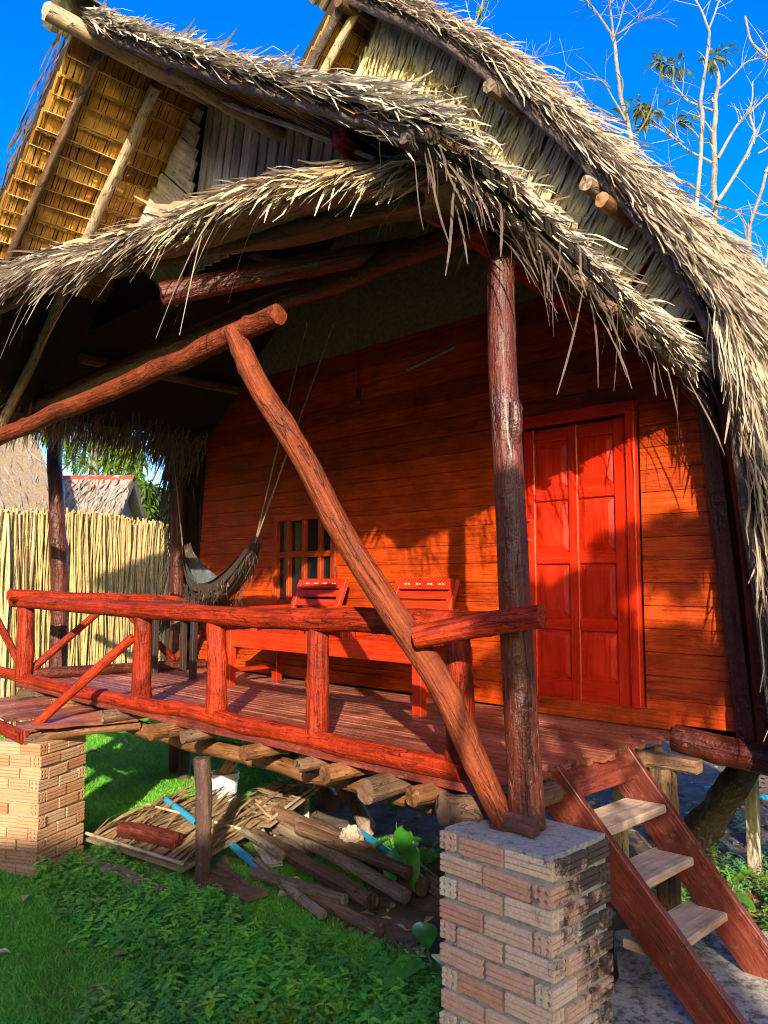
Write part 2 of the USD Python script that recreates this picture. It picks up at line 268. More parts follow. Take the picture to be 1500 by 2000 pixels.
leafy('weed_light', [(0.0, (0.08, 0.20, 0.02)), (0.5, (0.15, 0.29, 0.028)), (1.0, (0.24, 0.36, 0.04))], trans=0.3, rough=0.45, vscale=2.0)
leafy('olive_leaf', [(0.0, (0.03, 0.045, 0.012)), (0.6, (0.06, 0.085, 0.02)), (1.0, (0.11, 0.12, 0.035))], trans=0.25, rough=0.5)
leafy('broad_leaf', [(0.0, (0.04, 0.22, 0.025)), (1.0, (0.07, 0.30, 0.035))], trans=0.3, rough=0.35, spec=0.5)
leafy('tree_leaf', [(0.0, (0.03, 0.075, 0.01)), (0.5, (0.075, 0.15, 0.014)), (1.0, (0.17, 0.24, 0.02))], trans=0.35, rough=0.5, vscale=0.8)
leafy('litter', [(0.0, (0.09, 0.04, 0.02)), (0.4, (0.22, 0.12, 0.06)), (0.8, (0.36, 0.25, 0.14)), (1.0, (0.5, 0.40, 0.26))], trans=0.1)
def plain(name, col, rough=0.6, spec=0.5, vary=0.2, scale=14.0, bump=0.15, metallic=0.0, coat=0.0, col2=None, c2=(0.5, 0.62)):
    n = {'g': ('geometry', {}), 'n': ('noise_texture', {'scale': scale, 'detail': 6, 'roughness': 0.65}), 'mr': ('map_range', {'from_min': 0.25, 'from_max': 0.75, 'to_min': 1 - vary, 'to_max': 1 + vary}),
         'hv': ('hsv', {'color': col}), 'n2': ('noise_texture', {'scale': scale * 0.35, 'detail': 8, 'roughness': 0.7}), 'm2': ('map_range', {'range_type': 'smoothstep', 'from_min': c2[0], 'from_max': c2[1]}),
         'mx': ('mix_color', {'b': col2 if col2 else col}), 'b': ('bump', {'strength': bump, 'distance': 0.01}),
         'p': ('principled_bsdf', {'roughness': rough, 'specular_ior_level': spec, 'metallic': metallic, 'coat_weight': coat})}
    l = [('g.position', 'n.vector'), ('g.position', 'n2.vector'), ('n.fac', 'mr.value'), ('mr.result', 'hv.value'), ('n2.fac', 'm2.value'), ('hv.color', 'mx.a'), ('mx.result', 'p.base_color'), ('n.fac', 'b.height'), ('b.normal', 'p.normal')]
    if col2: l.append(('m2.result', 'mx.fac'))
    else: n['mx'][1]['fac'] = 0.0
    M(name, n, l)
plain('reed_back', (0.20, 0.14, 0.06), rough=0.9, vary=0.5, scale=20, bump=0.5)
plain('thatch_dark', (0.014, 0.008, 0.005), rough=0.95, vary=0.5, scale=30, bump=0.6)  # near-black: the deep shade under the roofs is put into the thatch colour
plain('thatch_base', (0.20, 0.145, 0.085), rough=0.9, vary=0.5, scale=30, bump=0.6)
plain('mortar', (0.30, 0.285, 0.25), rough=0.95, vary=0.35, scale=60, bump=0.8, col2=(0.10, 0.10, 0.095), c2=(0.52, 0.68))
plain('mortar_warm', (0.27, 0.20, 0.135), rough=0.95, vary=0.35, scale=60, bump=0.8)
plain('concrete', (0.29, 0.265, 0.23), rough=0.9, vary=0.4, scale=45, bump=0.9, col2=(0.07, 0.068, 0.062), c2=(0.46, 0.62))
plain('soil', (0.13, 0.085, 0.05), rough=1.0, vary=0.5, scale=9, bump=1.0, col2=(0.06, 0.04, 0.025), c2=(0.45, 0.6))
plain('lawn', (0.08, 0.20, 0.025), rough=0.95, vary=0.5, scale=5, bump=1.0, col2=(0.07, 0.06, 0.025), c2=(0.58, 0.72))
plain('glass_dark', (0.005, 0.006, 0.009), rough=0.08, spec=0.5, vary=0.1, bump=0.02)
plain('steel', (0.45, 0.43, 0.40), rough=0.3, metallic=1.0, bump=0.05)
plain('pipe_blue', (0.02, 0.23, 0.42), rough=0.35, vary=0.15)
plain('bucket_white', (0.55, 0.56, 0.55), rough=0.5, vary=0.1, scale=8, col2=(0.12, 0.12, 0.12), c2=(0.66, 0.70))
plain('cement_log', (0.42, 0.40, 0.37), rough=0.9, vary=0.25, scale=25, bump=0.5)
plain('rope', (0.16, 0.13, 0.10), rough=0.9, vary=0.3, scale=80, bump=0.5)
plain('hammock_cloth', (0.035, 0.02, 0.014), rough=0.9, vary=0.4, scale=30, bump=0.4, col2=(0.25, 0.18, 0.13), c2=(0.58, 0.64))
plain('hammock_pale', (0.045, 0.055, 0.06), rough=0.9, vary=0.3, scale=24, bump=0.3, col2=(0.10, 0.10, 0.11), c2=(0.54, 0.6))
plain('rust_sheet', (0.19, 0.038, 0.014), rough=0.7, vary=0.4, scale=6, bump=0.2, col2=(0.33, 0.36, 0.36), c2=(0.55, 0.62))
plain('ridge_sheet', (0.10, 0.085, 0.055), rough=0.75, vary=0.4, scale=18, bump=0.4)
plain('lamp_glass', (0.12, 0.05, 0.02), rough=0.25)
plain('tube_white', (0.08, 0.095, 0.12), rough=0.3)
plain('sponge', (0.42, 0.30, 0.13), rough=0.95, vary=0.3, scale=40, bump=0.6)
plain('post_foot', (0.085, 0.03, 0.022), rough=0.8, vary=0.5, scale=40, bump=1.0)
plain('root_ball', (0.34, 0.28, 0.21), rough=0.95, vary=0.5, scale=40, bump=1.0)
plain('white_dot', (0.6, 0.55, 0.5), rough=0.6)
# brick: salmon with black growth of its own, thicker towards one corner of the near pillar
def brick_mat(name, col, lo, grow=(0, 0, 0), at=0.0, amount=1.0):
    M(name, {'g': ('geometry', {}), 'oi': ('object_info', {}), 'n': ('noise_texture', {'scale': 9.0, 'detail': 8, 'roughness': 0.72, 'distortion': 0.4}), 'd': ('vector_math', {'math_type': 'dot_product', 'vector2': grow}),
             'ad': ('math', {'math_type': 'add'}), 'sb': ('math', {'math_type': 'subtract', 'value2': at}), 'm': ('map_range', {'range_type': 'smoothstep', 'from_min': 0.0, 'from_max': 0.16, 'to_max': amount}),
             'n2': ('noise_texture', {'scale': 70.0, 'detail': 5, 'roughness': 0.7}), 'v': ('map_range', {'from_min': 0.25, 'from_max': 0.75, 'to_min': 0.72, 'to_max': 1.22}),
             'rp': ('rgb_ramp', {'ramp': [(0.0, lo), (0.5, col), (1.0, (min(col[0] * 1.08, 0.8), col[1] * 1.2, col[2] * 1.25))]}), 'hv': ('hsv', {}), 'mx': ('mix_color', {'b': (0.022, 0.018, 0.016)}),
             'b': ('bump', {'strength': 0.6, 'distance': 0.004}), 'p': ('principled_bsdf', {'roughness': 0.88, 'specular_ior_level': 0.3})},
      [('g.position', 'n.vector'), ('g.position', 'd.vector1'), ('n.fac', 'ad.value1'), ('d.value', 'ad.value2'), ('ad.value', 'sb.value1'), ('sb.value', 'm.value'), ('g.position', 'n2.vector'), ('n2.fac', 'v.value'), ('oi.random', 'rp.fac'),
       ('rp.color', 'hv.color'), ('v.result', 'hv.value'), ('hv.color', 'mx.a'), ('m.result', 'mx.fac'), ('mx.result', 'p.base_color'), ('n2.fac', 'b.height'), ('b.normal', 'p.normal')])

D = 1.08            # deck level
WY = 4.52           # face of the front wall
rng = np.random.default_rng(7)

# ------------------------------------------------------------------ ground
def sheet(poly, z, step=None):
    m = trimesh.creation.triangulate_polygon(Polygon(poly), engine='earcut')
    return np.c_[m[0], np.full(len(m[0]), z)], np.asarray(m[1])
obj('ground', sheet([(-150, -120), (120, -120), (120, 180), (-150, 180)], 0.0), 'lawn', kind='structure')
obj('bare_soil', sheet([(-5.3, 4.3), (-4.7, 3.5), (-3.6, 3.1), (-2.0, 2.9), (-1.9, 3.6), (-1.5, 4.4), (2.0, 5.0), (3, 12), (-5.5, 12)], 0.004), 'soil', kind='structure')

fm = fl = None
# ------------------------------------------------------------------ BUNGALOW
hut = thing('bungalow', 'red timber bungalow on stilts with a thatched roof and open porch', 'bungalow')
# --- front wall: horizontal boards around door and window
wall = sub('wall', hut)
WIN = (-5.80, -4.95, 1.70, 2.52); DOOR = (-3.13, -2.24, 1.10, 3.0)
bh, z0 = 0.1355, 1.105
k = 0
while z0 < 3.95:
    z1 = z0 + bh - 0.003; zc = (z0 + z1) / 2
    right = -1.68 - max(0, (zc - 1.1)) * 0.085; left = -7.12 + max(0, (zc - 1.1)) * 0.085
    spans = [(left, right)]
    for a, b, c, d in (WIN, DOOR):
        if zc > c and zc < d:
            spans = [s for x0, x1 in spans for s in ((x0, min(x1, a)), (max(x0, b), x1)) if s[1] - s[0] > 0.05]
    for x0, x1 in spans:
        board('siding_board', (x0, WY + 0.012 + 0.002 * (k % 2), zc), (x1, WY + 0.012 + 0.002 * (k % 2), zc), z1 - z0, 0.022, 'siding', wall, up=(0, -1, 0), c=0.0025, seed=k)
        k += 1
    z0 += bh
obj('backing_wall', bxm(-7.1, -1.8, WY + 0.03, WY + 0.08, 1.12, 3.2), 'black_wood', wall); obj('backing_wall', bxm(-6.5, -2.3, WY + 0.03, WY + 0.08, 3.2, 4.2), 'black_wood', wall)
board('base_board', (-7.0, WY - 0.012, D + 0.06), (-3.15, WY - 0.012, D + 0.06), 0.10, 0.022, 'siding', wall, up=(0, -1, 0), seed=91)
board('sill_block', (-3.02, WY - 0.045, D + 0.055), (-2.06, WY - 0.045, D + 0.055), 0.10, 0.08, 'siding', wall, up=(0, -1, 0), seed=92)
# side walls and floor of the room
obj('side_wall', bxm(-1.80, -1.76, WY + 0.06, 5.8, 1.1, 3.1), 'siding', hut); obj('side_wall', bxm(-7.1, -7.06, WY + 0.06, 5.8, 1.1, 3.1), 'siding', hut)
obj('back_wall', bxm(-7.1, -1.76, 5.8, 5.84, 1.1, 3.1), 'siding', hut); obj('floor', bxm(-7.1, -1.76, WY + 0.03, 5.8, 1.0, 1.06), 'brown_log', hut)
# --- door with eight raised panels
door = sub('door', hut)
x0, x1, zb, zt = -3.06, -2.315, 1.165, 2.93
DY = WY - 0.012
def vboard(name, x, za, zb_, w, t, y, mat, par, **k): return board(name, (x, y, za), (x, y, zb_), w, t, mat, par, up=(0, -1, 0), **k)
def hboard(name, xa, xb, z, w, t, y, mat, par, **k): return board(name, (xa, y, z), (xb, y, z), w, t, mat, par, up=(0, -1, 0), **k)
obj('door_core', bxm(x0 + 0.01, x1 - 0.01, DY + 0.006, DY + 0.03, zb, zt), 'door_red', door)
sw = 0.085; mid = (x0 + x1) / 2
for x, n in ((x0 + sw / 2, 'stile'), (x1 - sw / 2, 'stile'), (mid, 'stile')):
    vboard(n, x, zb, zt, sw if x != mid else 0.07, 0.032, DY - 0.004, 'door_red', door, c=0.006, seed=int(x * 10))
zr = [zb + 0.10, zb + 0.10 + 0.375, zb + 0.86, zb + 1.28, zt - 0.07]
zr = [1.235, 1.655, 2.075, 2.49, 2.88]
for i, z in enumerate(zr):
    for xa, xb in ((x0 + sw, mid - 0.035), (mid + 0.035, x1 - sw)):
        hboard('rail', xa, xb, z, 0.14 if i == 0 else 0.075, 0.030, DY - 0.003, 'door_red', door, c=0.006, seed=i)
for i in range(4):
    za, zb2 = zr[i] + (0.07 if i == 0 else 0.0375), zr[i + 1] - 0.0375
    for xa, xb in ((x0 + sw, mid - 0.035), (mid + 0.035, x1 - sw)):
        m = 0.045
        v = np.array([(xa, DY + 0.004, za), (xb, DY + 0.004, za), (xb, DY + 0.004, zb2), (xa, DY + 0.004, zb2), (xa + m, DY - 0.014, za + m), (xb - m, DY - 0.014, za + m), (xb - m, DY - 0.014, zb2 - m), (xa + m, DY - 0.014, zb2 - m)])
        fq = np.array([(0, 1, 5, 4), (1, 2, 6, 5), (2, 3, 7, 6), (3, 0, 4, 7), (4, 5, 6, 7)])
        obj('panel', (v, fq), 'door_red', door, uv=np.c_[v[:, 2], v[:, 0]] * 1.0)
fr = sub('door_frame', hut)
vboard('jamb', x0 - 0.035, 1.10, 3.0, 0.06, 0.055, DY - 0.012, 'door_red', fr, c=0.005, seed=5); vboard('jamb', x1 + 0.035, 1.10, 3.0, 0.06, 0.055, DY - 0.012, 'door_red', fr, c=0.005, seed=6)
hboard('lintel', x0 - 0.07, x1 + 0.07, 2.99, 0.08, 0.06, DY - 0.013, 'door_red', fr, c=0.005, seed=7)
obj('gap_shadow_board', bxm(x0, x1, WY, WY + 0.02, 1.105, 1.165), 'black_wood', fr)
for z in (2.33, 2.20):
    t = trimesh.creation.cylinder(0.012, 0.05, sections=12); t.apply_transform(trimesh.transformations.rotation_matrix(PI / 2, (1, 0, 0))); t.apply_translation((x0 + 0.035, DY - 0.045, z))
    b = trimesh.creation.icosphere(2, 0.02); b.apply_translation((x0 + 0.035, DY - 0.072, z))
    obj('handle', trimesh.util.concatenate([t, b]), 'steel', door, smooth=40)
for z in (1.42, 2.25, 2.72):
    t = trimesh.creation.cylinder(0.007, 0.10, sections=10); t.apply_translation((x1 + 0.004, DY - 0.026, z)); obj('hinge', t, 'steel', door, smooth=40)
# --- window
win = sub('window', hut); a, b, c, d = WIN
for x in (a + 0.03, b - 0.03): vboard('frame_side', x, c, d, 0.06, 0.05, WY - 0.004, 'siding', win, seed=int(-x * 7))
for z in (c + 0.03, d - 0.03): hboard('frame_rail', a + 0.06, b - 0.06, z, 0.06, 0.048, WY - 0.003, 'siding', win, seed=int(z * 7))
hboard('transom', a + 0.06, b - 0.06, 2.16, 0.05, 0.044, WY - 0.002, 'siding', win, seed=3)
for i in (1, 2, 3):
    x = a + (b - a) * i / 4
    vboard('mullion', x, c + 0.06, 2.135, 0.04, 0.04, WY, 'siding', win, seed=20 + i); vboard('mullion', x, 2.185, d - 0.06, 0.04, 0.04, WY, 'siding', win, seed=30 + i)
obj('pane', bxm(a + 0.06, b - 0.06, WY + 0.016, WY + 0.022, c + 0.06, d - 0.06), 'glass_dark', win)
board('corner_board', (-1.655, WY - 0.03, 1.02), (-1.86, WY - 0.03, 3.5), 0.10, 0.035, 'dark_red_log', wall, up=(0, -1, 0), seed=95)
# --- deck
deck = sub('deck', hut)
y = 2.80; k = 0
while y < WY - 0.03:
    w = rng.uniform(0.040, 0.060); w = min(w, WY - 0.01 - y)
    xa, xb = -7.02 + rng.uniform(-0.05, 0.03), -2.06 + (y - 2.8) * 0.03 + rng.uniform(-0.05, 0.05)
    dz = rng.normal(0, 0.002)
    board('deck_board', (xa, y + w / 2, D - 0.014 + dz), (xb, y + w / 2, D - 0.014 + dz), w, 0.028, 'deck_board', deck, c=0.004, seg=6, wob=0.0012, seed=k)
    y += w + rng.uniform(0.004, 0.008); k += 1
board('edge_board', (-7.05, 2.775, D - 0.03), (-2.12, 2.765, D - 0.03), 0.055, 0.03, 'stringer_red', deck, up=(0, -1, 0.2), seg=10, wob=0.003, seed=77)
for i, (x, r, ln) in enumerate(((-6.75, 0.05, 0), (-6.1, 0.045, 0), (-5.3, 0.045, 0), (-4.55, 0.05, 0.06), (-4.28, 0.04, 0.0), (-3.64, 0.042, 0.02), (-3.20, 0.034, 0), (-2.97, 0.044, 0.02), (-2.66, 0.058, 0.05), (-2.40, 0.044, 0.02))):
    log('joist', [(x, 2.66 - ln, D - 0.085 - 0.02 * (r > 0.05)), (x + 0.02, 3.5, D - 0.09), (x, WY, D - 0.09)], (r, r * 0.95, r), ('brown_log', 'orange_log')[i % 2], hut, seed=200 + i, knots=2, rough=0.09, wob=0.03, ragged=0.006)
log('joist', [(-2.19, 2.60, D - 0.095), (-2.08, 2.95, D - 0.115), (-2.10, 4.35, D - 0.12)], (0.064, 0.052, 0.046), 'brown_log', hut, seed=250, knots=3, rough=0.12, ragged=0.01, label='thick joist with a pale weathered end above the near brick pillar')
log('beam', [(-7.2, 3.05, D - 0.20), (-4.6, 3.0, D - 0.235), (-2.0, 3.0, D - 0.225)], (0.055, 0.055, 0.05), 'orange_log', hut, seed=231, knots=5, wob=0.06)
log('beam', [(-7.2, 4.2, D - 0.20), (-2.0, 4.25, D - 0.22)], (0.06, 0.06), 'brown_log', hut, seed=232, knots=5, wob=0.06)
board('beam', (-2.62, 4.16, 0.945), (-1.80, 4.20, 0.965), 0.10, 0.07, 'brown_log', hut, seg=6, wob=0.005, c=0.012, seed=11)
log('sill_beam', [(-2.02, 4.40, D - 0.025), (-1.75, 4.42, D - 0.06), (-1.38, 4.42, D - 0.09)], (0.075, 0.08, 0.08), 'dark_red_log', hut, seed=233, knots=2)
log('sill_beam', [(-7.3, 4.42, D - 0.06), (-6.8, 4.42, D - 0.02)], (0.08, 0.08), 'dark_red_log', hut, seed=234, knots=1)
# --- stilts under the deck
for i, (x, y, zt, r, m) in enumerate(((-4.47, 2.93, 0.80, 0.050, 'post_dark'), (-6.9, 3.0, 0.85, 0.06, 'post_dark'), (-6.9, 4.3, 0.85, 0.06, 'post_dark'), (-3.25, 4.25, 0.82, 0.05, 'post_dark'), (-1.99, 4.20, 0.93, 0.066, 'brown_log'), (-1.80, 5.7, 1.0, 0.08, 'post_dark'), (-6.9, 5.7, 1.0, 0.08, 'post_dark'))):
    log('stilt', [(x + 0.02, y, -0.05), (x, y + 0.01, zt * 0.5), (x - 0.015, y, zt)], (r * 0.9, r, r * 1.12), m, hut, seed=300 + i, knots=4, rough=0.12, wob=0.03)
log('stilt', [(-2.62, 5.9, 0.0), (-1.72, 4.95, 1.0)], (0.13, 0.07), 'bark_dark', hut, seed=311, knots=3, rough=0.25, label='crooked dark leaning stilt with a shaggy root end')
for i, (x, y, zt) in enumerate(((-2.75, 3.55, 0.86), (-5.1, 4.3, 0.8), (-2.55, 4.75, 1.0), (-2.05, 5.6, 1.0))):
    board('square_stilt', (x, y, 0), (x, y, zt), 0.075, 0.06, ('pale_log', 'grey_wood')[i % 2], hut, up=(0, -1, 0), seed=320 + i)
# --- tall posts
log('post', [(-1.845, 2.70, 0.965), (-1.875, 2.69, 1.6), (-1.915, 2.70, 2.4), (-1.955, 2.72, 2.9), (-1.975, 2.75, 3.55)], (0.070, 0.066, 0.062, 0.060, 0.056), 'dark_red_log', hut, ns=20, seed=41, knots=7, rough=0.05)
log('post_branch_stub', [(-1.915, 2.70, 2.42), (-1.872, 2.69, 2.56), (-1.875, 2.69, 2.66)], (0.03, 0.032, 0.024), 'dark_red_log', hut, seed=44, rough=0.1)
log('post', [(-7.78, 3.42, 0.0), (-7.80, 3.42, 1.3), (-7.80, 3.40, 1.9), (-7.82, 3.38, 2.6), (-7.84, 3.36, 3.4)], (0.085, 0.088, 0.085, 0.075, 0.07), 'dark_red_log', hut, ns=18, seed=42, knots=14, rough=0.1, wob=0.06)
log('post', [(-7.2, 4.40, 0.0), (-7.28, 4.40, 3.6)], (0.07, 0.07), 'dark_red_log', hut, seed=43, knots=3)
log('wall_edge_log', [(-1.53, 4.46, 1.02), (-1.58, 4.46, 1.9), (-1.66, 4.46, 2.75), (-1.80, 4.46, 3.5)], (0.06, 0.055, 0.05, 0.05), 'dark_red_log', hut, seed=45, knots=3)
# --- crooked brace from the pillar up to the outer beam
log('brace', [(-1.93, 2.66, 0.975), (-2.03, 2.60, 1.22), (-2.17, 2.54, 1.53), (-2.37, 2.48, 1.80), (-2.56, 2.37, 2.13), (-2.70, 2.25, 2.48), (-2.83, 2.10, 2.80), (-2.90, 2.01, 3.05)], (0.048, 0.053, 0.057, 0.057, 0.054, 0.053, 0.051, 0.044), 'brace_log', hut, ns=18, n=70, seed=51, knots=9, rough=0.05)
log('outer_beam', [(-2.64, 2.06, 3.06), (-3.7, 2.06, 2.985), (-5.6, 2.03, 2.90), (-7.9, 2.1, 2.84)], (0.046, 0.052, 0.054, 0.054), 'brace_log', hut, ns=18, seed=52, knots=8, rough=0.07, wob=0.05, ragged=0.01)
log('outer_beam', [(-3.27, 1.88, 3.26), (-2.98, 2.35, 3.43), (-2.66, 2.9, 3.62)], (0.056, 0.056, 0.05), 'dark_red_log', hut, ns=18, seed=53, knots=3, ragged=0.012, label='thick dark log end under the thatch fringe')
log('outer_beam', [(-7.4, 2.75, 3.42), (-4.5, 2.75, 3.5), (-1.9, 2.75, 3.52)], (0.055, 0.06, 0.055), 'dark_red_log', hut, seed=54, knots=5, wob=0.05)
# short log nailed across the brace and the post
log('cross_log', [(-2.20, 2.44, 1.70), (-1.98, 2.54, 1.75), (-1.70, 2.60, 1.795)], (0.047, 0.05, 0.045), 'red_log', hut, ns=18, seed=55, knots=2, rough=0.05)
# --- railing
railing = sub('railing', hut)
log('top_rail', [(-7.25, 2.78, 1.745), (-5.5, 2.775, 1.735), (-4.0, 2.78, 1.725), (-2.82, 2.78, 1.73), (-2.08, 2.79, 1.745)], (0.048, 0.055, 0.058, 0.062, 0.055), 'red_log', railing, ns=18, seed=61, knots=7, rough=0.06, wob=0.03)
log('bottom_rail', [(-7.7, 2.78, 1.115), (-5.4, 2.77, 1.105), (-3.9, 2.79, 1.11), (-2.22, 2.77, 1.11)], (0.048, 0.046, 0.052, 0.05), 'red_log', railing, ns=16, seed=62, knots=8, rough=0.07, wob=0.04, ragged=0.008)
for i, (x, r) in enumerate(((-7.02, 0.068), (-5.05, 0.062), (-4.15, 0.060), (-3.225, 0.058), (-2.27, 0.062))):
    log('railing_post', [(x, 2.80, D + 0.02), (x + 0.01, 2.80, 1.4), (x + (0.012 if i % 2 else -0.012), 2.80, 1.695)], (r * 1.05, r, r * 0.95), 'red_log', railing, ns=16, seed=70 + i, knots=6, rough=0.09)
log('side_rail', [(-7.05, 2.66, 1.81), (-6.98, 3.5, 1.77), (-6.85, 4.45, 1.73)], (0.05, 0.05, 0.045), 'red_log', railing, seed=63, knots=4, wob=0.03)
log('side_bottom_rail', [(-7.03, 2.85, 1.13), (-6.8, 4.45, 1.12)], (0.05, 0.048), 'dark_red_log', railing, seed=64, knots=4)
for i, (p, q) in enumerate((((-7.02, 2.85, 1.16), (-6.95, 3.52, 1.73)), ((-6.95, 3.60, 1.73), (-6.86, 4.14, 1.18)), ((-6.88, 4.16, 1.17), (-6.83, 4.45, 1.45)), ((-7.9, 2.80, 1.72), (-7.06, 2.79, 1.20)))):
    log('side_brace', [p, q], (0.034, 0.032), 'red_log', railing, seed=65 + i, knots=2)
log('stick_brace', [(-5.58, 2.30, 0.93), (-5.34, 2.5, 1.22), (-5.05, 2.735, 1.545)], (0.030, 0.034, 0.032), 'red_log', railing, seed=69, knots=3, rough=0.06)
# --- lower platform on the far pillar
low = sub('lower_platform', hut)
log('edge_log', [(-5.52, 2.22, 0.86), (-5.44, 2.5, 0.90), (-5.32, 2.95, 0.90)], (0.040, 0.038, 0.034), 'orange_log', low, seed=81, knots=3)
log('edge_log', [(-5.50, 2.21, 0.89), (-6.1, 2.24, 0.90), (-7.1, 2.3, 0.93)], (0.046, 0.042, 0.042), 'red_log', low, seed=82, knots=4)
for i in range(11):
    x = -5.44 - i * 0.15; tilt = rng.normal(0, 0.012)
    board('platform_board', (x, 2.24 + rng.uniform(-0.03, 0.04), 0.945 + tilt), (x + 0.10, 2.92, 0.965 - tilt), 0.145, 0.022, 'deck_board', low, up=(rng.normal(0, 0.06), 0, 1), seg=5, wob=0.003, seed=400 + i)
# --- main roof, porch roof, their poles and thatch
RX = -4.4
def main_profile(s):      # s in [0, 1], right slope from ridge to ground edge: x, z
    xs = np.array([-4.4, -3.62, -2.98, -2.42, -1.95, -1.60, -1.49, -1.41, -1.34]); zs = np.array([6.62, 5.97, 5.34, 4.62, 3.98, 3.36, 2.55, 1.60, 0.80])
    l = np.r_[0, np.cumsum(np.hypot(np.diff(xs), np.diff(zs)))]; l /= l[-1]
    return np.interp(s, l, xs), np.interp(s, l, zs)
def slab(prof_x, prof_z, ya, yb, t):
    """a sheet of thatch of thickness t (outward) along y"""
    p = np.c_[prof_x, prof_z]; tn = unit(np.gradient(p, axis=0)); nn = np.c_[tn[:, 1], -tn[:, 0]]
    if nn[:, 1].mean() < 0 or (abs(nn[:, 1].mean()) < 1e-6): nn = -nn
    if nn[0, 1] < 0: nn = -nn
    q = p + nn * t; ring = np.vstack([p, q[::-1]])
    n = len(ring); v = np.vstack([np.c_[ring[:, 0], np.full(n, ya), ring[:, 1]], np.c_[ring[:, 0], np.full(n, yb), ring[:, 1]]])
    f = []
    for i in range(n):
        j = (i + 1) % n; f += [(i, j, n + j), (i, n + j, n + i)]
    k = len(p)
    for i in range(k - 1):
        a_, b_, c_, d_ = i, i + 1, n - 2 - i, n - 1 - i
        f += [(a_, b_, c_), (a_, c_, d_), (n + a_, n + c_, n + b_), (n + a_, n + d_, n + c_)]
    m = trimesh.Trimesh(v, np.array(f), process=False); m.fix_normals(); return m
roof = sub('roof', hut); proof = sub('porch_roof', hut)
s = np.linspace(0, 1, 25); mx, mz = main_profile(s)
YM = 4.05           # front verge of the main roof
def yv(q, a=0.12): return YM + a * np.clip((np.asarray(q, float) - 0.50) / 0.25, 0, 1)
def yback(z): return 4.80 + 1.35 * np.clip((6.62 - np.asarray(z, float)) / 3.2, 0, 1)      # the back of the roof is hipped
def vslab(xx):
    m = slab(xx, mz, YM, 9.4, 0.07); v = m.vertices.copy(); k_ = np.clip((3.98 - v[:, 2]) / 1.4, 0, 1); v[:, 1] = np.where(v[:, 1] < 5, v[:, 1] + np.where(v[:, 0] < RX, 0.36, 0.12) * k_, yback(v[:, 2])); return v, m.faces
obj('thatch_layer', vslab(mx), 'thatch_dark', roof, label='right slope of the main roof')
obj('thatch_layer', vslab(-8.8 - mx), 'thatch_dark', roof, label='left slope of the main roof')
hb = np.vstack([np.c_[mx, yback(mz), mz], np.c_[-8.8 - mx, yback(mz), mz]]); k_ = np.arange(24); hq = np.stack([k_, k_ + 1, k_ + 26, k_ + 25], -1); hb2 = hb + np.array([0, -0.05, -0.03])
obj('thatch_layer', (np.vstack([hb, hb2]), np.vstack([hq, hq[:, ::-1] + 50])), 'thatch_base', roof, label='hipped back slope of the main roof')
# porch roof slopes
RZ = 5.30
def p_right(u): return RX + u * 2.66, RZ - 0.05 - u * 1.80 + 0.07 * u * u - 0.02 * np.sin(u * PI)      # u 0..1
def p_left(u): return RX - u * 2.50, RZ - 0.05 - u * 1.90
YP = 1.95
u = np.linspace(0, 1, 12)
def sink(v):           # the right eave sinks towards the house
    v = np.array(v, float); q = np.clip((v[..., 0] - RX) / 2.66, 0, 1.2) ** 1.6 * np.clip((v[..., 1] - 2.0) / 2.5, 0, 1.1); v[..., 2] -= 0.56 * q; return v
def skew_slab(fn, t, yfun, yb):
    px_, pz_ = fn(u); m = slab(px_, pz_, 0, 1, t); v = m.vertices.copy()
    uu = np.clip(np.abs(v[:, 0] - RX) / abs(px_[-1] - RX), 0, 1)
    v[:, 1] = np.where(v[:, 1] < 0.5, yfun(uu), yb); return sink(v), m.faces
yr = lambda q: YP + 0.06 * q
yl = lambda q: YP - 0.10 * q
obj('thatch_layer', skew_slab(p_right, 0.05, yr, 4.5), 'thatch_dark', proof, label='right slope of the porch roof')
obj('thatch_layer', skew_slab(p_left, 0.08, yl, 4.5), 'thatch_dark', proof, label='left slope of the porch roof')
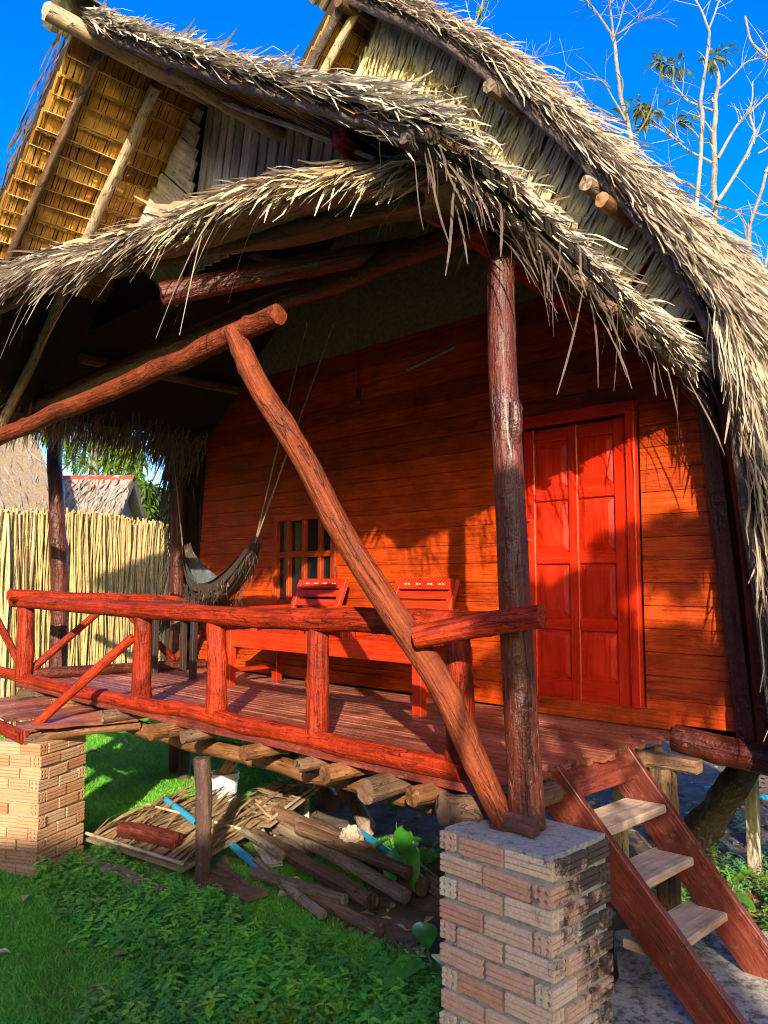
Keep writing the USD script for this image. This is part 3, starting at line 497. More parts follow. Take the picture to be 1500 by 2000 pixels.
# rows of folded leaf under the slopes
def leaf_rows(fn, u0, u1, nrow, y0f, y1, mat, parent, sw=0.0135, dens=1.0, off=0.012):
    for i in range(nrow):
        ua, ub = u0 + (u1 - u0) * i / nrow, u0 + (u1 - u0) * (i + 1.12) / nrow
        xa, za = fn(ua); xb, zb_ = fn(ub); a3 = np.array([xa, 0, za]); b3 = np.array([xb, 0, zb_]); d = b3 - a3; L = np.linalg.norm(d); d /= L
        nd = np.array([d[2], 0, -d[0]]); nd = nd if nd[2] < 0 else -nd
        ya = y0f(ua); n = int((y1 - ya) / sw); ys = ya + (np.arange(n) + rng.uniform(-0.3, 0.3, n)) * sw
        wave = 0.006 * np.sin(ys * 5 + i) + rng.normal(0, 0.0015, n)
        w = sw * rng.uniform(0.75, 1.25, n) * 0.5; sl = rng.normal(0, 0.05, n); le = L * (1 + rng.normal(0, 0.035, n)) + wave; tilt = rng.normal(0, 0.0018, n)
        top = a3 + nd * off; v = np.zeros((n, 6, 3))
        for q, (tt, sg) in enumerate(((0, -1), (0, 1), (1, 1), (1, -1))):
            v[:, q] = top + d * (le * tt)[:, None] + nd * (0.024 * tt * np.ones(n) + tilt * sg)[:, None]; v[:, q, 1] = ys + w * sg + sl * L * tt * 0.5
        v[:, 4] = v[:, 2] - nd * 0.014; v[:, 5] = v[:, 3] - nd * 0.014
        b_ = (np.arange(n) * 6)[:, None, None]
        f = (b_ + np.array([(0, 1, 2), (0, 2, 3), (3, 2, 4), (3, 4, 5)])).reshape(-1, 3)
        obj('leaf_row', (v.reshape(-1, 3), f), mat, parent)
        lath = [(xb + nd[0] * 0.041 - d[0] * 0.012, yy, zb_ + nd[2] * 0.041 - d[2] * 0.012 + 0.006 * math.sin(yy * 5 + i)) for yy in np.linspace(ya, min(y1, ya + 1.3), 9)]
        obj('lath', tube(lath, (0.0035, 0.0035), ns=5, n=18, rough=0, seed=i, caps=False)[:2], 'thatch_gable', parent, smooth=True)
leaf_rows(p_left, 0.03, 0.58, 14, lambda q: yl(q) - 0.01, 2.95, 'thatch_under', proof)
leaf_rows(p_right, 0.03, 1.0, 22, lambda q: yr(q) - 0.01, 2.6, 'thatch_under', proof)
ml = lambda q: (-8.8 - main_profile(q * 0.62)[0], main_profile(q * 0.62)[1])
mr_ = lambda q: main_profile(q * 0.62)
leaf_rows(ml, 0.02, 0.75, 24, lambda q: YM - 0.01, 4.75, 'thatch_under', roof)
leaf_rows(mr_, 0.02, 0.98, 30, lambda q: YM - 0.01, 4.14, 'thatch_gable', roof)
# poles
def pp(fn, q, y, drop): x, z = fn(q); return tuple(sink((x, y, z - drop)))
log('ridge_pole', [(RX + 0.02, 1.74, RZ - 0.13), (RX, 2.8, RZ - 0.15), (RX, 4.4, RZ - 0.12)], (0.055, 0.05, 0.05), 'pale_log', proof, seed=501, knots=5, rough=0.12, ragged=0.02)
log('purlin', [pp(p_right, 0.30, 2.08, 0.08), pp(p_right, 0.30, 2.6, 0.10), pp(p_right, 0.32, 4.4, 0.10)], (0.040, 0.046, 0.05), 'pale_log', proof, seed=502, knots=5, rough=0.12, ragged=0.015)
log('purlin', [pp(p_right, 0.74, 2.22, 0.085), pp(p_right, 0.76, 3.1, 0.10), pp(p_right, 0.76, 4.4, 0.10)], (0.048, 0.055, 0.05), 'red_log', proof, seed=503, knots=3, rough=0.12, ragged=0.015)
for q in (0.30, 0.74): log('purlin', [pp(p_left, q, 2.85, 0.10), pp(p_left, q, 4.4, 0.10)], (0.045, 0.045), 'brown_log', proof, seed=int(510 + q * 10), knots=3)
log('rafter', [pp(p_left, 0.03, 2.48, 0.09), pp(p_left, 0.25, 2.47, 0.10), pp(p_left, 0.55, 2.49, 0.09), pp(p_left, 1.0, 2.5, 0.09)], (0.036, 0.034, 0.036, 0.038), 'pale_log', proof, seed=504, knots=10, rough=0.10, wob=0.03)
log('rafter', [pp(p_left, 0.02, 2.10, 0.06), pp(p_left, 0.5, 2.06, 0.065), pp(p_left, 1.0, 2.02, 0.065)], (0.026, 0.028, 0.028), 'brown_log', proof, seed=505, knots=12, rough=0.16)
log('verge_pole', [pp(p_right, 0.02, 1.98, 0.035), pp(p_right, 0.35, 2.0, 0.04), pp(p_right, 0.7, 2.02, 0.04), pp(p_right, 1.0, 2.03, 0.035)], (0.030, 0.034, 0.034, 0.03), 'bark_dark', proof, seed=506, knots=14, rough=0.25)
board('verge_board', pp(p_right, 0.36, 2.32, 0.10), pp(p_right, 0.80, 2.30, 0.10), 0.05, 0.02, 'pale_log', proof, seg=6, wob=0.003, seed=8)
for q in (0.45, 0.7, 0.95): log('rafter', [pp(p_right, 0.02, 2.6 + q, 0.06), pp(p_right, 1.0, 2.6 + q, 0.06)], (0.028, 0.028), 'brown_log', proof, seed=int(520 + q * 20), knots=4)
eave_r = [(-1.84, 2.0, 3.57), (-1.80, 3.0, 3.36), (-1.78, 4.45, 3.04)]
log('eave_pole', [(x, y, z - 0.06) for x, y, z in eave_r], (0.035, 0.035, 0.035), 'bark_dark', proof, seed=507, knots=6)
# main roof poles
def mp(q, y, drop, right=True):
    x, z = main_profile(q); n = 0.7 * drop
    return ((x - n) if right else (-8.8 - x + n), y, z - n)
log('ridge_pole', [(RX, YM - 0.05, 6.50), (RX, 4.75, 6.5)], (0.055, 0.055), 'brown_log', roof, seed=530, knots=4)
for sd in (True, False):
    log('verge_pole', [mp(q, float(yv(q, 0.12 if sd else 0.36)) + 0.03, 0.05, sd) for q in (0.01, 0.2, 0.4, 0.55, 0.66, 0.8, 0.98)], (0.036, 0.036, 0.036, 0.036, 0.034, 0.032, 0.03), 'bark_dark', roof, seed=531 + sd, knots=20, rough=0.28)
log('rafter', [mp(q, YM + 0.13, 0.11, False) for q in (0.005, 0.2, 0.45)], (0.036, 0.036, 0.036), 'pale_log', roof, seed=533, knots=5, rough=0.08)
for q, m_ in ((0.305, 'old_log'), (0.468, 'old_log'), (0.492, 'orange_log')):
    a_ = mp(q, YM - 0.06, 0.11); b_ = mp(q, 4.6, 0.13)
    log('purlin', [a_, b_], (0.045, 0.05), m_, roof, seed=int(540 + q * 100), knots=3, rough=0.15, ragged=0.02)
# ridge caps of old sheet
for (ya, yb, zr_, nm, pr, hw) in ((1.80, 4.5, RZ + 0.09, 'ridge_cap', proof, 0.20), (3.80, 4.86, 6.80, 'ridge_cap', roof, 0.26)):
    n = 60; ys = np.linspace(ya, yb, n); wv = 0.010 * np.sin(ys * 60)
    prof = [(-hw, -hw * 0.82), (-hw * 0.5, -hw * 0.38), (0, 0.02), (hw * 0.5, -hw * 0.36), (hw, -hw * 0.74)]
    V = np.array([[(RX + a_, yy, zr_ + b_ + w_ * (abs(a_) > 0)) for a_, b_ in prof] for yy, w_ in zip(ys, wv)]).reshape(-1, 3)
    i = (np.arange(n - 1)[:, None] * 5 + np.arange(4)[None]).ravel(); f = np.stack([i, i + 1, i + 6, i + 5], -1)
    V2 = V.copy(); V2[:, 2] -= 0.006; obj(nm, (np.vstack([V, V2]), np.vstack([f, f[:, ::-1] + len(V)])), 'ridge_sheet', pr)
# --- gable of the porch: weathered boards in a herring-bone
gab = sub('gable', hut)
YG = 2.82
spine = np.array([RX - 0.02, 0, 0])
def gable_lim_r(x): return RZ - 0.13 - (x - RX) * 0.66
def gable_lim_l(x): return RZ - 0.13 - (RX - x) * 0.74
k = 0; x = RX
while x < -2.0:                                    # right side: boards leaning, tops under the right slope
    w = rng.uniform(0.055, 0.105); xt = x + w / 2 + 0.02
    zt = gable_lim_r(xt) ; zb_ = min(3.98, zt - 0.1)
    board('gable_board', (xt - 0.34 * (zt - zb_) * 0.55, YG + rng.normal(0, 0.006), zb_), (xt, YG + rng.normal(0, 0.004), zt), w - 0.006, 0.02, 'grey_wood', gab, up=(0, -1, 0), seg=6, wob=0.0025, c=0.004, seed=600 + k)
    x += w; k += 1
zz = 5.02; k = 0
while zz > 3.75:                                    # left side: boards running down and out to the left slope
    w = rng.uniform(0.055, 0.095); xin = RX - 0.02 - (5.14 - zz) * 0.19
    # meets the left slope
    t_ = 0.0; p0 = np.array([xin, zz]); dr = np.array([-0.62, 0.78 * 0.25 + 0.32]); dr /= np.linalg.norm(dr)
    while t_ < 2.2 and p0[1] + dr[1] * t_ < gable_lim_l(p0[0] + dr[0] * t_): t_ += 0.02
    if t_ > 0.05:
        p1 = p0 + dr * t_
        board('gable_board', (p0[0], YG - 0.022 + rng.normal(0, 0.004), p0[1]), (p1[0], YG - 0.022 + rng.normal(0, 0.004), p1[1]), w - 0.004, 0.02, 'grey_wood', gab, up=(0, -1, 0), seg=5, wob=0.002, c=0.004, seed=700 + k)
    zz -= w; k += 1
gv = np.array([(-6.2, YG + 0.03, 3.95), (-2.6, YG + 0.03, 3.95), (RX, YG + 0.03, RZ - 0.12), (-6.2, YG + 0.05, 3.95), (-2.6, YG + 0.05, 3.95), (RX, YG + 0.05, RZ - 0.12)])
obj('gable_backing', (gv, np.array([(0, 1, 2), (3, 5, 4)])), 'black_wood', gab)
# --- thatch strips
def slope_blades(fn, n, u0, u1, y0, y1, L, W, parent, mat='thatch', out=0.12, flare=0.25, ydir=-0.15, lift=0.10, droop=0.16, seed=0, yfun=None, name='thatch_strips', label=None, power=1.0, seg=4, roll=0.8):
    g = np.random.default_rng(abs(int(seed))); n = int(n * 1.5); uu = u0 + (u1 - u0) * g.random(n) ** power
    e = 1e-3; xa, za = fn(uu); xb, zb_ = fn(uu + e); d = unit(np.c_[xb - xa, np.zeros(n), zb_ - za])
    nn = np.c_[-d[:, 2], np.zeros(n), d[:, 0]]; nn = np.where((nn[:, 2:] < 0), -nn, nn)
    near = np.abs(nn[:, 2]) < 0.15
    yy = (y0 + (y1 - y0) * g.random(n)) if yfun is None else yfun(uu) + y0 + (y1 - y0) * g.random(n)
    root = np.c_[xa, yy, za] + nn * (g.random(n) * out)[:, None]
    if yfun is yr: root = sink(root)
    if fn is fm or fn is fl: ok_ = root[:, 1] < yback(root[:, 2]) - 0.05; root, d, nn = root[ok_], d[ok_], nn[ok_]; n = len(root)
    dd = d + np.c_[g.normal(0, flare * 0.3, n), g.normal(ydir, flare, n), g.normal(0, flare * 0.3, n)] + nn * g.normal(0.04, 0.08, n)[:, None]
    v, f = blades(root, dd, nn, g.uniform(L * 0.5, L * 1.25, n), g.uniform(W * 0.55, W * 1.35, n), g, droop=droop, lift=lift, curl=0.09, seg=seg, roll=roll, wk=0.62, tip=0.3, belly=0.7)
    return obj(name, (v, f), mat, parent, smooth=False, kind='stuff', label=label)
# porch right verge: shaggy edge on top of the pole
slope_blades(p_right, 2400, 0.0, 0.93, -0.05, 0.16, 0.34, 0.018, proof, yfun=yr, out=0.055, flare=0.05, ydir=-0.02, lift=0.015, droop=0.02, seed=11, roll=0.45)
slope_blades(p_right, 2200, 0.0, 0.93, 0.1, 2.4, 0.34, 0.018, proof, yfun=yr, out=0.06, flare=0.08, ydir=0.0, lift=0.02, droop=0.02, seed=12)
slope_blades(p_left, 900, 0.0, 0.97, -0.05, 0.5, 0.3, 0.018, proof, yfun=yl, out=0.13, flare=0.10, ydir=-0.02, lift=0.02, droop=0.03, seed=13)
# right eave fringe, hanging
def line_blades(pts, n, dirf, L, W, parent, mat='thatch', spread=(0.05, 0.05, 0.05), droop=0.5, flare=0.25, seed=0, seg=5, lift=0.05, roll=0.9, label=None, curl=0.15):
    g = np.random.default_rng(abs(int(seed))); n = int(n * 1.45); c = curve(pts, 200)[g.integers(0, 200, n)] + g.normal(0, 1, (n, 3)) * np.array(spread)
    d = np.array(dirf, float) + g.normal(0, flare, (n, 3))
    v, f = blades(c, d, np.tile(UP + 0.01, (n, 1)), g.uniform(L * 0.45, L * 1.3, n), g.uniform(W * 0.5, W * 1.35, n), g, droop=droop, lift=lift, curl=curl * 0.8, seg=seg, roll=roll, wk=0.62, tip=0.3, belly=0.7)
    return obj('thatch_strips', (v, f), mat, parent, kind='stuff', label=label)
line_blades([(-1.98, 2.02, 3.68), (-1.94, 3.0, 3.48), (-1.90, 4.4, 3.18)], 1500, (0.80, -0.06, -0.50), 0.21, 0.019, proof, droop=0.2, flare=0.12, spread=(0.05, 0.05, 0.025), seed=21, label='shaggy fringe of the right eave')
line_blades([(-1.84, 2.0, 3.52), (-1.80, 3.0, 3.32), (-1.76, 4.4, 3.02)], 60, (0.35, -0.10, -0.9), 0.34, 0.015, proof, droop=0.2, flare=0.20, spread=(0.05, 0.08, 0.04), seed=22)
line_blades([(-6.85, 1.9, 3.52), (-6.9, 3.0, 3.50), (-6.9, 4.4, 3.36)], 1500, (-0.55, -0.05, -0.6), 0.30, 0.018, proof, droop=0.35, flare=0.18, spread=(0.08, 0.10, 0.04), seed=23, label='shaggy fringe of the left eave')
# skirt of thatch across the front under the gable
def skirt(n, seed, x0, x1, mat='thatch', v0=0.0, v1=1.0, L=0.23, W=0.018, lift=0.05, droop=0.14, flare=0.15, name=None):
    g = np.random.default_rng(abs(int(seed))); n = int(n * 1.45); xx = g.uniform(x0, x1, n); vv = g.uniform(v0, v1, n)
    ye, ze = skirt_edge(xx); yt = np.full(n, 2.74); zt = ze + (yt - ye) * np.interp(xx, [-5.5, -4.2, -3.0, -2.2], [0.62, 0.56, 0.44, 0.36])
    root = np.c_[xx, yt + (ye + 0.2 - yt) * vv, zt + (ze + 0.16 - zt) * vv + g.random(n) * 0.05]
    d = np.c_[g.normal(-0.16, flare, n), -0.80 + g.normal(0, flare * 0.5, n), -0.40 + g.normal(0, flare * 0.6, n)]
    nn = np.tile([0, -0.7, 0.7], (n, 1))
    v, f = blades(root, d, nn, g.uniform(L * 0.5, L * 1.3, n), g.uniform(W * 0.5, W * 1.4, n), g, droop=droop, lift=lift, curl=0.10, seg=5, roll=0.7, wk=0.64, tip=0.3, belly=0.7)
    return obj('thatch_strips', (v, f), mat, sk, kind='stuff')
def skirt_edge(x):
    x = np.asarray(x, float)
    ye = np.interp(x, [-7.6, -4.4, -3.2, -2.7, -2.3, -1.95], [1.62, 1.62, 1.68, 1.80, 2.05, 2.35]); ze = np.interp(x, [-7.6, -5.0, -4.4, -3.6, -3.2, -2.6, -1.95], [3.78, 3.64, 3.56, 3.42, 3.40, 3.46, 3.50])
    return ye, ze
sk = sub('skirt_roof', hut)
xs = np.linspace(-7.5, -1.98, 40); ye, ze = skirt_edge(xs); zt = ze + (2.76 - ye) * np.interp(xs, [-5.5, -4.2, -3.0, -2.2], [0.62, 0.56, 0.44, 0.36]) - 0.05
V = np.vstack([np.c_[xs, ye + 0.16, ze + 0.12], np.c_[xs, np.full(40, 2.76), zt], np.c_[xs, ye + 0.16, ze + 0.06], np.c_[xs, np.full(40, 2.76), zt - 0.08]])
i = np.arange(39); q4 = lambda a_, b_: np.stack([a_ + i, a_ + i + 1, b_ + i + 1, b_ + i], -1)
obj('thatch_layer', (V, np.vstack([q4(0, 40), q4(120, 80), q4(80, 0), q4(40, 120)])), 'thatch_base', sk)
skirt(6500, 31, -7.5, -2.3, v0=0.1, v1=1.0)
skirt(1100, 32, -7.5, -2.1, v0=0.86, v1=1.03, L=0.23, droop=0.3, lift=0.04, flare=0.26)
skirt(260, 33, -3.9, -1.95, mat='thatch_brown', v0=0.8, v1=1.02, L=0.30, W=0.030, droop=0.12, lift=0.02, flare=0.14)
skirt(2200, 35, -7.5, -3.2, v0=0.75, v1=1.02, L=0.30, W=0.017, droop=0.30, lift=0.02, flare=0.16)
skirt(36, 34, -7.4, -2.3, v0=0.95, v1=1.05, L=0.36, W=0.013, droop=1.0, lift=0.0, flare=0.2)
for i, (xa, xb) in enumerate(((-7.4, -4.6), (-4.7, -2.15))):
    ya_, za_ = skirt_edge(xa); yb_, zb2 = skirt_edge(xb)
    log('skirt_pole', [(xa, float(ya_) + 0.25, float(za_) + 0.05), (xb, float(yb_) + 0.25, float(zb2) + 0.05)], (0.035, 0.035), 'brown_log', sk, seed=560 + i, knots=4)
# main roof, right slope: verge and the shaggy side
fm = lambda q: main_profile(q)
slope_blades(fm, 5200, 0.0, 0.66, YM - 0.06, YM + 0.40, 0.32, 0.018, roof, out=0.10, flare=0.11, ydir=-0.05, lift=0.05, droop=0.04, seed=41, label='shaggy verge of the main roof')
slope_blades(fm, 3200, 0.0, 0.66, YM + 0.2, 6.8, 0.36, 0.020, roof, out=0.10, flare=0.14, ydir=-0.02, lift=0.16, droop=0.02, seed=42)
slope_blades(fm, 6500, 0.50, 0.97, -0.06, 1.5, 0.45, 0.02, roof, yfun=yv, out=0.12, flare=0.12, ydir=-0.05, lift=0.05, droop=0.03, seed=43, label='long strips hanging down the right side')
slope_blades(fm, 1200, 0.55, 0.97, YM + 1.4, 6.8, 0.55, 0.026, roof, out=0.16, flare=0.12, ydir=0.0, lift=0.05, droop=0.03, seed=44)
fl = lambda q: (-8.8 - main_profile(q)[0], main_profile(q)[1])
slope_blades(fl, 2200, 0.35, 0.97, -0.02, 0.6, 0.4, 0.02, roof, yfun=lambda q: yv(q, 0.36), out=0.14, flare=0.14, ydir=-0.05, lift=0.04, droop=0.05, seed=45)
# leaf panel closing the main gable: layers running down and in from the right verge
g = np.random.default_rng(46)
for lay in range(5):
    n = 520; q = g.uniform(0.02, 0.62, n); xa, za = main_profile(q); e = 1e-3; xb, zb_ = main_profile(q + e); tg = unit(np.c_[xb - xa, np.zeros(n), zb_ - za]); inn = np.c_[tg[:, 2], np.zeros(n), -tg[:, 0]]
    dd = unit(inn * 1.0 + tg * 0.22 + np.array([0, 0, -0.15]) + g.normal(0, 0.05, (n, 3)) * np.array([1, 0.35, 1]))
    root = np.c_[xa, np.full(n, 4.42 - 0.022 * (4 - lay)), za] + inn * (0.03 + 0.24 * lay); ok = root[:, 2] > 5.22 - 0.64 * (root[:, 0] - RX); n = int(ok.sum()); root, dd = root[ok], dd[ok]
    v, f = blades(root, dd, np.tile([0, -1.0, 0], (n, 1)), g.uniform(0.30, 0.48, n), g.uniform(0.014, 0.03, n), g, droop=0.05, lift=0.03 + 0.03 * (lay == 4), curl=0.06 if lay < 4 else 0.2, seg=4, roll=0.35)
    obj('leaf_panel', (v, f), 'thatch_gable', roof, kind='stuff')
g2 = np.random.default_rng(47); n = 90
root = np.c_[g2.uniform(-4.3, -3.3, n), np.full(n, 4.32), g2.uniform(5.0, 5.9, n)]; root[:, 2] = np.minimum(root[:, 2], 6.4 - np.abs(root[:, 0] - RX) * 1.0)
v, f = blades(root, np.c_[g2.normal(0.1, 0.5, n), np.full(n, -0.35), g2.normal(-0.5, 0.3, n)], np.tile([0, -1.0, 0.2], (n, 1)), g2.uniform(0.15, 0.4, n), 0.022, g2, droop=0.5, curl=0.3, seg=5)
obj('leaf_panel', (v, f), 'thatch_gable', roof, kind='stuff')
bx_, bz_ = main_profile(np.linspace(0, 0.55, 14)); V = np.vstack([np.c_[bx_, np.full(14, 4.46), bz_], np.c_[-8.8 - bx_[::-1], np.full(14, 4.46), bz_[::-1]]])
poly = Polygon(V[:, [0, 2]]).buffer(0); tv, tf = trimesh.creation.triangulate_polygon(poly, engine='earcut')
obj('gable_backing', (np.c_[tv[:, 0], np.full(len(tv), 4.46), tv[:, 1]], tf), 'thatch_base', roof)

for m_ in (1, -1):
    q_ = np.array([(-2.3, 2.9), (-1.60, 2.9), (-1.63, 3.4), (-1.93, 3.95), (-2.3, 3.95)]); q_[:, 0] = RX + (q_[:, 0] - RX) * m_
    tm = trimesh.creation.extrude_polygon(Polygon(q_), 0.02, engine='earcut'); vv = tm.vertices[:, [0, 2, 1]].copy(); vv[:, 1] += 4.545; tm.vertices = vv; tm.fix_normals(); obj('gable_backing', tm, 'black_wood', roof)
# ------------------------------------------------------------------ brick pillars
def brick_shape(L, w, h, holes=True):
    """four-hole brick, ribbed along its length; length along x, centred"""
    def edge(p, q, nrm_, n=3, dep=0.009):
        out = []; p = np.array(p); q = np.array(q); nrm_ = np.array(nrm_)
        for k in range(n):
            a_, b_ = (k + 0.13) / n, (k + 0.85) / n
            out += [p + (q - p) * a_, p + (q - p) * b_]
            if k < n - 1: out += [p + (q - p) * ((k + 0.91) / n) - nrm_ * dep, p + (q - p) * ((k + 1.06) / n) - nrm_ * dep]
        return out
    a_, b_ = w / 2, h / 2
    pts = edge((-a_, -b_), (a_, -b_), (0, -1)) + edge((a_, -b_), (a_, b_), (1, 0)) + edge((a_, b_), (-a_, b_), (0, 1)) + edge((-a_, b_), (-a_, -b_), (-1, 0))
    P = Polygon(pts)
    if holes:
        for sx in (-1, 1):
            for sy in (-1, 1):
                P = P.difference(Point(sx * w * 0.22, sy * h * 0.22).buffer(w * 0.125, quad_segs=3))
    m = trimesh.creation.extrude_polygon(P, L, engine='earcut'); m.apply_translation((0, 0, -L / 2))
    m.apply_transform(np.array([[0, 0, 1, 0], [1, 0, 0, 0], [0, 1, 0, 0], [0, 0, 0, 1.0]])); return m
def pillar(corner, ang, la, lb, w, h, gap, course, ncourse, mats, mortar, label, top_extra, seed, rough=0.003, proud=0.006):
    """corner: near right corner (front face runs to the left of it); la: brick length on front, lb: on sides"""
    pl = thing('brick_pillar', label, 'pillar'); g = np.random.default_rng(abs(int(seed)))
    A = 2 * la + w + 2 * gap; B = 2 * lb + w + 2 * gap
    ca, sa = math.cos(ang), math.sin(ang); ex, ey = np.array([ca, sa, 0]), np.array([-sa, ca, 0]); o = np.array(corner) - ex * A
    T = np.eye(4); T[:3, 0], T[:3, 1], T[:3, 3] = ex, ey, o
    sa_, sb_ = brick_shape(la, w, h), brick_shape(lb, w, h)
    H = ncourse * course
    core = bxm(0.014, A - 0.014, 0.014, B - 0.014, -0.1, H + top_extra); core = core.subdivide().subdivide().subdivide().subdivide()
    v = core.vertices.copy(); v += (np.stack([meshkit.fbm(v * 22 + k_ * 31, 3, k_) for k_ in range(3)], 1) - 0.5) * 0.012 * np.array([1, 1, 0.6 + 0 * 1]); core.vertices = v; core.apply_transform(T)
    obj('mortar_core', core, mortar, pl, smooth=50)
    for c_ in range(ncourse):
        z = H - (c_ + 0.5) * course; place = []
        if c_ % 2 == 0:   # header (end of a side brick) at the left of the front
            place += [(w + gap + la / 2, w / 2, 0), (w + gap + la + gap + la / 2, w / 2, 0)]
            place += [(A - w / 2, w + gap + lb / 2, 1), (A - w / 2, w + gap + lb + gap + lb / 2, 1)]
            place += [(A - w - gap - la / 2, B - w / 2, 0), (la / 2, B - w / 2, 0)] if False else [(la / 2, B - w / 2, 0), (la + gap + la / 2, B - w / 2, 0)]
            place += [(w / 2, lb / 2, 1), (w / 2, lb + gap + lb / 2, 1)]
        else:
            place += [(la / 2, w / 2, 0), (la + gap + la / 2, w / 2, 0)]
            place += [(A - w / 2, lb / 2, 1), (A - w / 2, lb + gap + lb / 2, 1)]
            place += [(w + gap + la / 2, B - w / 2, 0), (w + gap + la + gap + la / 2, B - w / 2, 0)]
            place += [(w / 2, w + gap + lb / 2, 1), (w / 2, w + gap + lb + gap + lb / 2, 1)]
        for (x, y, r) in place:
            m = (sb_ if r else sa_).copy(); R = trimesh.transformations.rotation_matrix((PI / 2 if r else 0) + g.normal(0, 0.008), (0, 0, 1)) @ trimesh.transformations.rotation_matrix(g.normal(0, 0.012), (0, 1, 0))
            R[:3, 3] = (x + g.normal(0, rough), y + g.normal(0, rough), z + g.normal(0, 0.0025)); m.apply_transform(T @ R)
            obj('brick', m, mats[g.integers(0, len(mats))], pl, smooth=20)
    return T, A, B, H
grow = np.array([0.62, 0.55, 0.25]); gat = float(grow @ np.array([-1.66, 2.62, 0.80])) + 0.43
for nm, c_, lo in (('brick_salmon', (0.60, 0.33, 0.22), (0.56, 0.28, 0.17)), ('brick_peach', (0.64, 0.41, 0.28), (0.60, 0.36, 0.235)), ('brick_cream', (0.66, 0.50, 0.345), (0.63, 0.44, 0.29))):
    brick_mat(nm, c_, lo, tuple(grow), gat, 0.93)
for nm, c_, lo in (('brick_orange', (0.36, 0.175, 0.085), (0.33, 0.145, 0.066)), ('brick_far', (0.40, 0.225, 0.125), (0.36, 0.185, 0.095))):
    brick_mat(nm, c_, lo, (0, 0, 0), 0.66, 0.6)
pillar((-1.615, 2.50, 0.0), math.radians(-1.0), 0.205, 0.150, 0.074, 0.066, 0.018, 0.0855, 11, ['brick_salmon', 'brick_peach', 'brick_peach', 'brick_cream'], 'mortar', 'pale salmon hollow brick pillar with black stains beside the wooden steps', 0.007, 801)
pillar((-5.37, 2.27, 0.0), math.radians(27), 0.16, 0.185, 0.07, 0.064, 0.012, 0.0775, 11, ['brick_orange', 'brick_far', 'brick_far'], 'mortar_warm', 'orange hollow brick pillar at the far corner of the lawn', 0.0, 802, rough=0.004)
obj('post_foot', tube([(-1.98, 2.66, 0.97), (-1.86, 2.66, 1.0), (-1.78, 2.67, 0.985)], (0.035, 0.048, 0.04), rough=0.35, seed=9)[:2], 'post_foot', hut, smooth=True)

# ------------------------------------------------------------------ steps and slab
st = thing('wooden_steps', 'steep dark red wooden steps with three pale bare treads', 'steps')
for i, (top, bot) in enumerate((((-2.13, 3.26, 1.025), (-1.36, 3.42, 0.075)), ((-2.10, 3.88, 1.025), (-1.44, 4.06, 0.085)))):
    top, bot = np.array(top), np.array(bot); board('stringer', bot - (top - bot) * 0.03, top, 0.19, 0.04, 'stringer_red', st, up=(0, 1, 0), seg=8, wob=0.001, c=0.004, seed=810 + i)
board('header', (-2.04, 3.285, 0.99), (-2.015, 3.86, 0.99), 0.14, 0.035, 'stringer_red', st, up=(0.8, 0, 0.5), seed=813)
for i, (x, z) in enumerate(((-1.955, 0.795), (-1.84, 0.56), (-1.70, 0.325))):
    ya, yb = 3.29 + i * 0.05, 3.96 + i * 0.055
    board('tread', (x - 0.02, ya, z), (x + 0.0, yb, z), 0.21, 0.042, 'tread_wood', st, c=0.006, seg=4, wob=0.001, seed=820 + i)
    for yy in (ya + 0.03, yb - 0.03):
        n_ = trimesh.creation.cylinder(0.006, 0.008, sections=8); n_.apply_translation((x + 0.06, yy, z + 0.023)); obj('nail', n_, 'steel', st)
# slab: two rough pours
P1 = Polygon([(-2.2, 4.0), (-1.95, 3.55), (-1.80, 3.12), (-1.45, 2.2), (0.8, 2.4), (1.2, 4.7), (-1.55, 4.62), (-1.9, 4.48)])
def rough_slab(P, z, seed, name, label=None):
    m = trimesh.creation.extrude_polygon(P, z + 0.1, engine='earcut'); m.apply_translation((0, 0, -0.1)); m = m.subdivide_to_size(0.07)
    v = m.vertices.copy(); top = v[:, 2] > z - 0.01
    v[top, 2] += (meshkit.fbm(v[top] * 3.0, 4, seed) - 0.5) * 0.05; v[:, :2] += (np.stack([meshkit.fbm(v * 4 + 9, 3, seed), meshkit.fbm(v * 4 + 50, 3, seed)], 1) - 0.5) * 0.07
    m.vertices = v; return obj(name, m, 'concrete', kind='structure', smooth=40)
rough_slab(P1, 0.07, 5, 'concrete_path')
rough_slab(Polygon([(-1.70, 2.5), (-1.62, 3.10), (-1.1, 3.22), (0.4, 3.0), (0.6, 1.9), (-1.2, 1.9)]), 0.115, 6, 'concrete_pad')

# ------------------------------------------------------------------ porch furniture
bn = thing('twin_bench', 'long red wooden bench with two curved slatted backs on the porch', 'bench')
bx0, bx1, by0, by1, sz = -5.55, -3.42, 3.86, 4.34, 1.50
for (x, y) in ((bx0 + 0.03, by0), (bx0 + 0.03, by1), (bx1 - 0.03, by0), (bx1 - 0.03, by1)): board('leg', (x, y, D), (x, y, sz - 0.02 if y > 4 else sz + 0.02), 0.075, 0.06, 'seat_red', bn, up=(0, -1, 0), seed=int(-x * 10))
board('front_apron', (bx0 + 0.07, by0, sz - 0.05), (bx1 - 0.07, by0, sz - 0.05), 0.11, 0.03, 'seat_red', bn, up=(0, -1, 0), seed=31)
board('back_apron', (bx0 + 0.07, by1, sz - 0.06), (bx1 - 0.07, by1, sz - 0.06), 0.09, 0.03, 'seat_red', bn, up=(0, -1, 0), seed=32)
for x in (bx0 + 0.03, bx1 - 0.03): board('stretcher', (x, by0 + 0.03, D + 0.12), (x, by1 - 0.03, D + 0.12), 0.05, 0.03, 'seat_red', bn, seed=int(-x * 11))
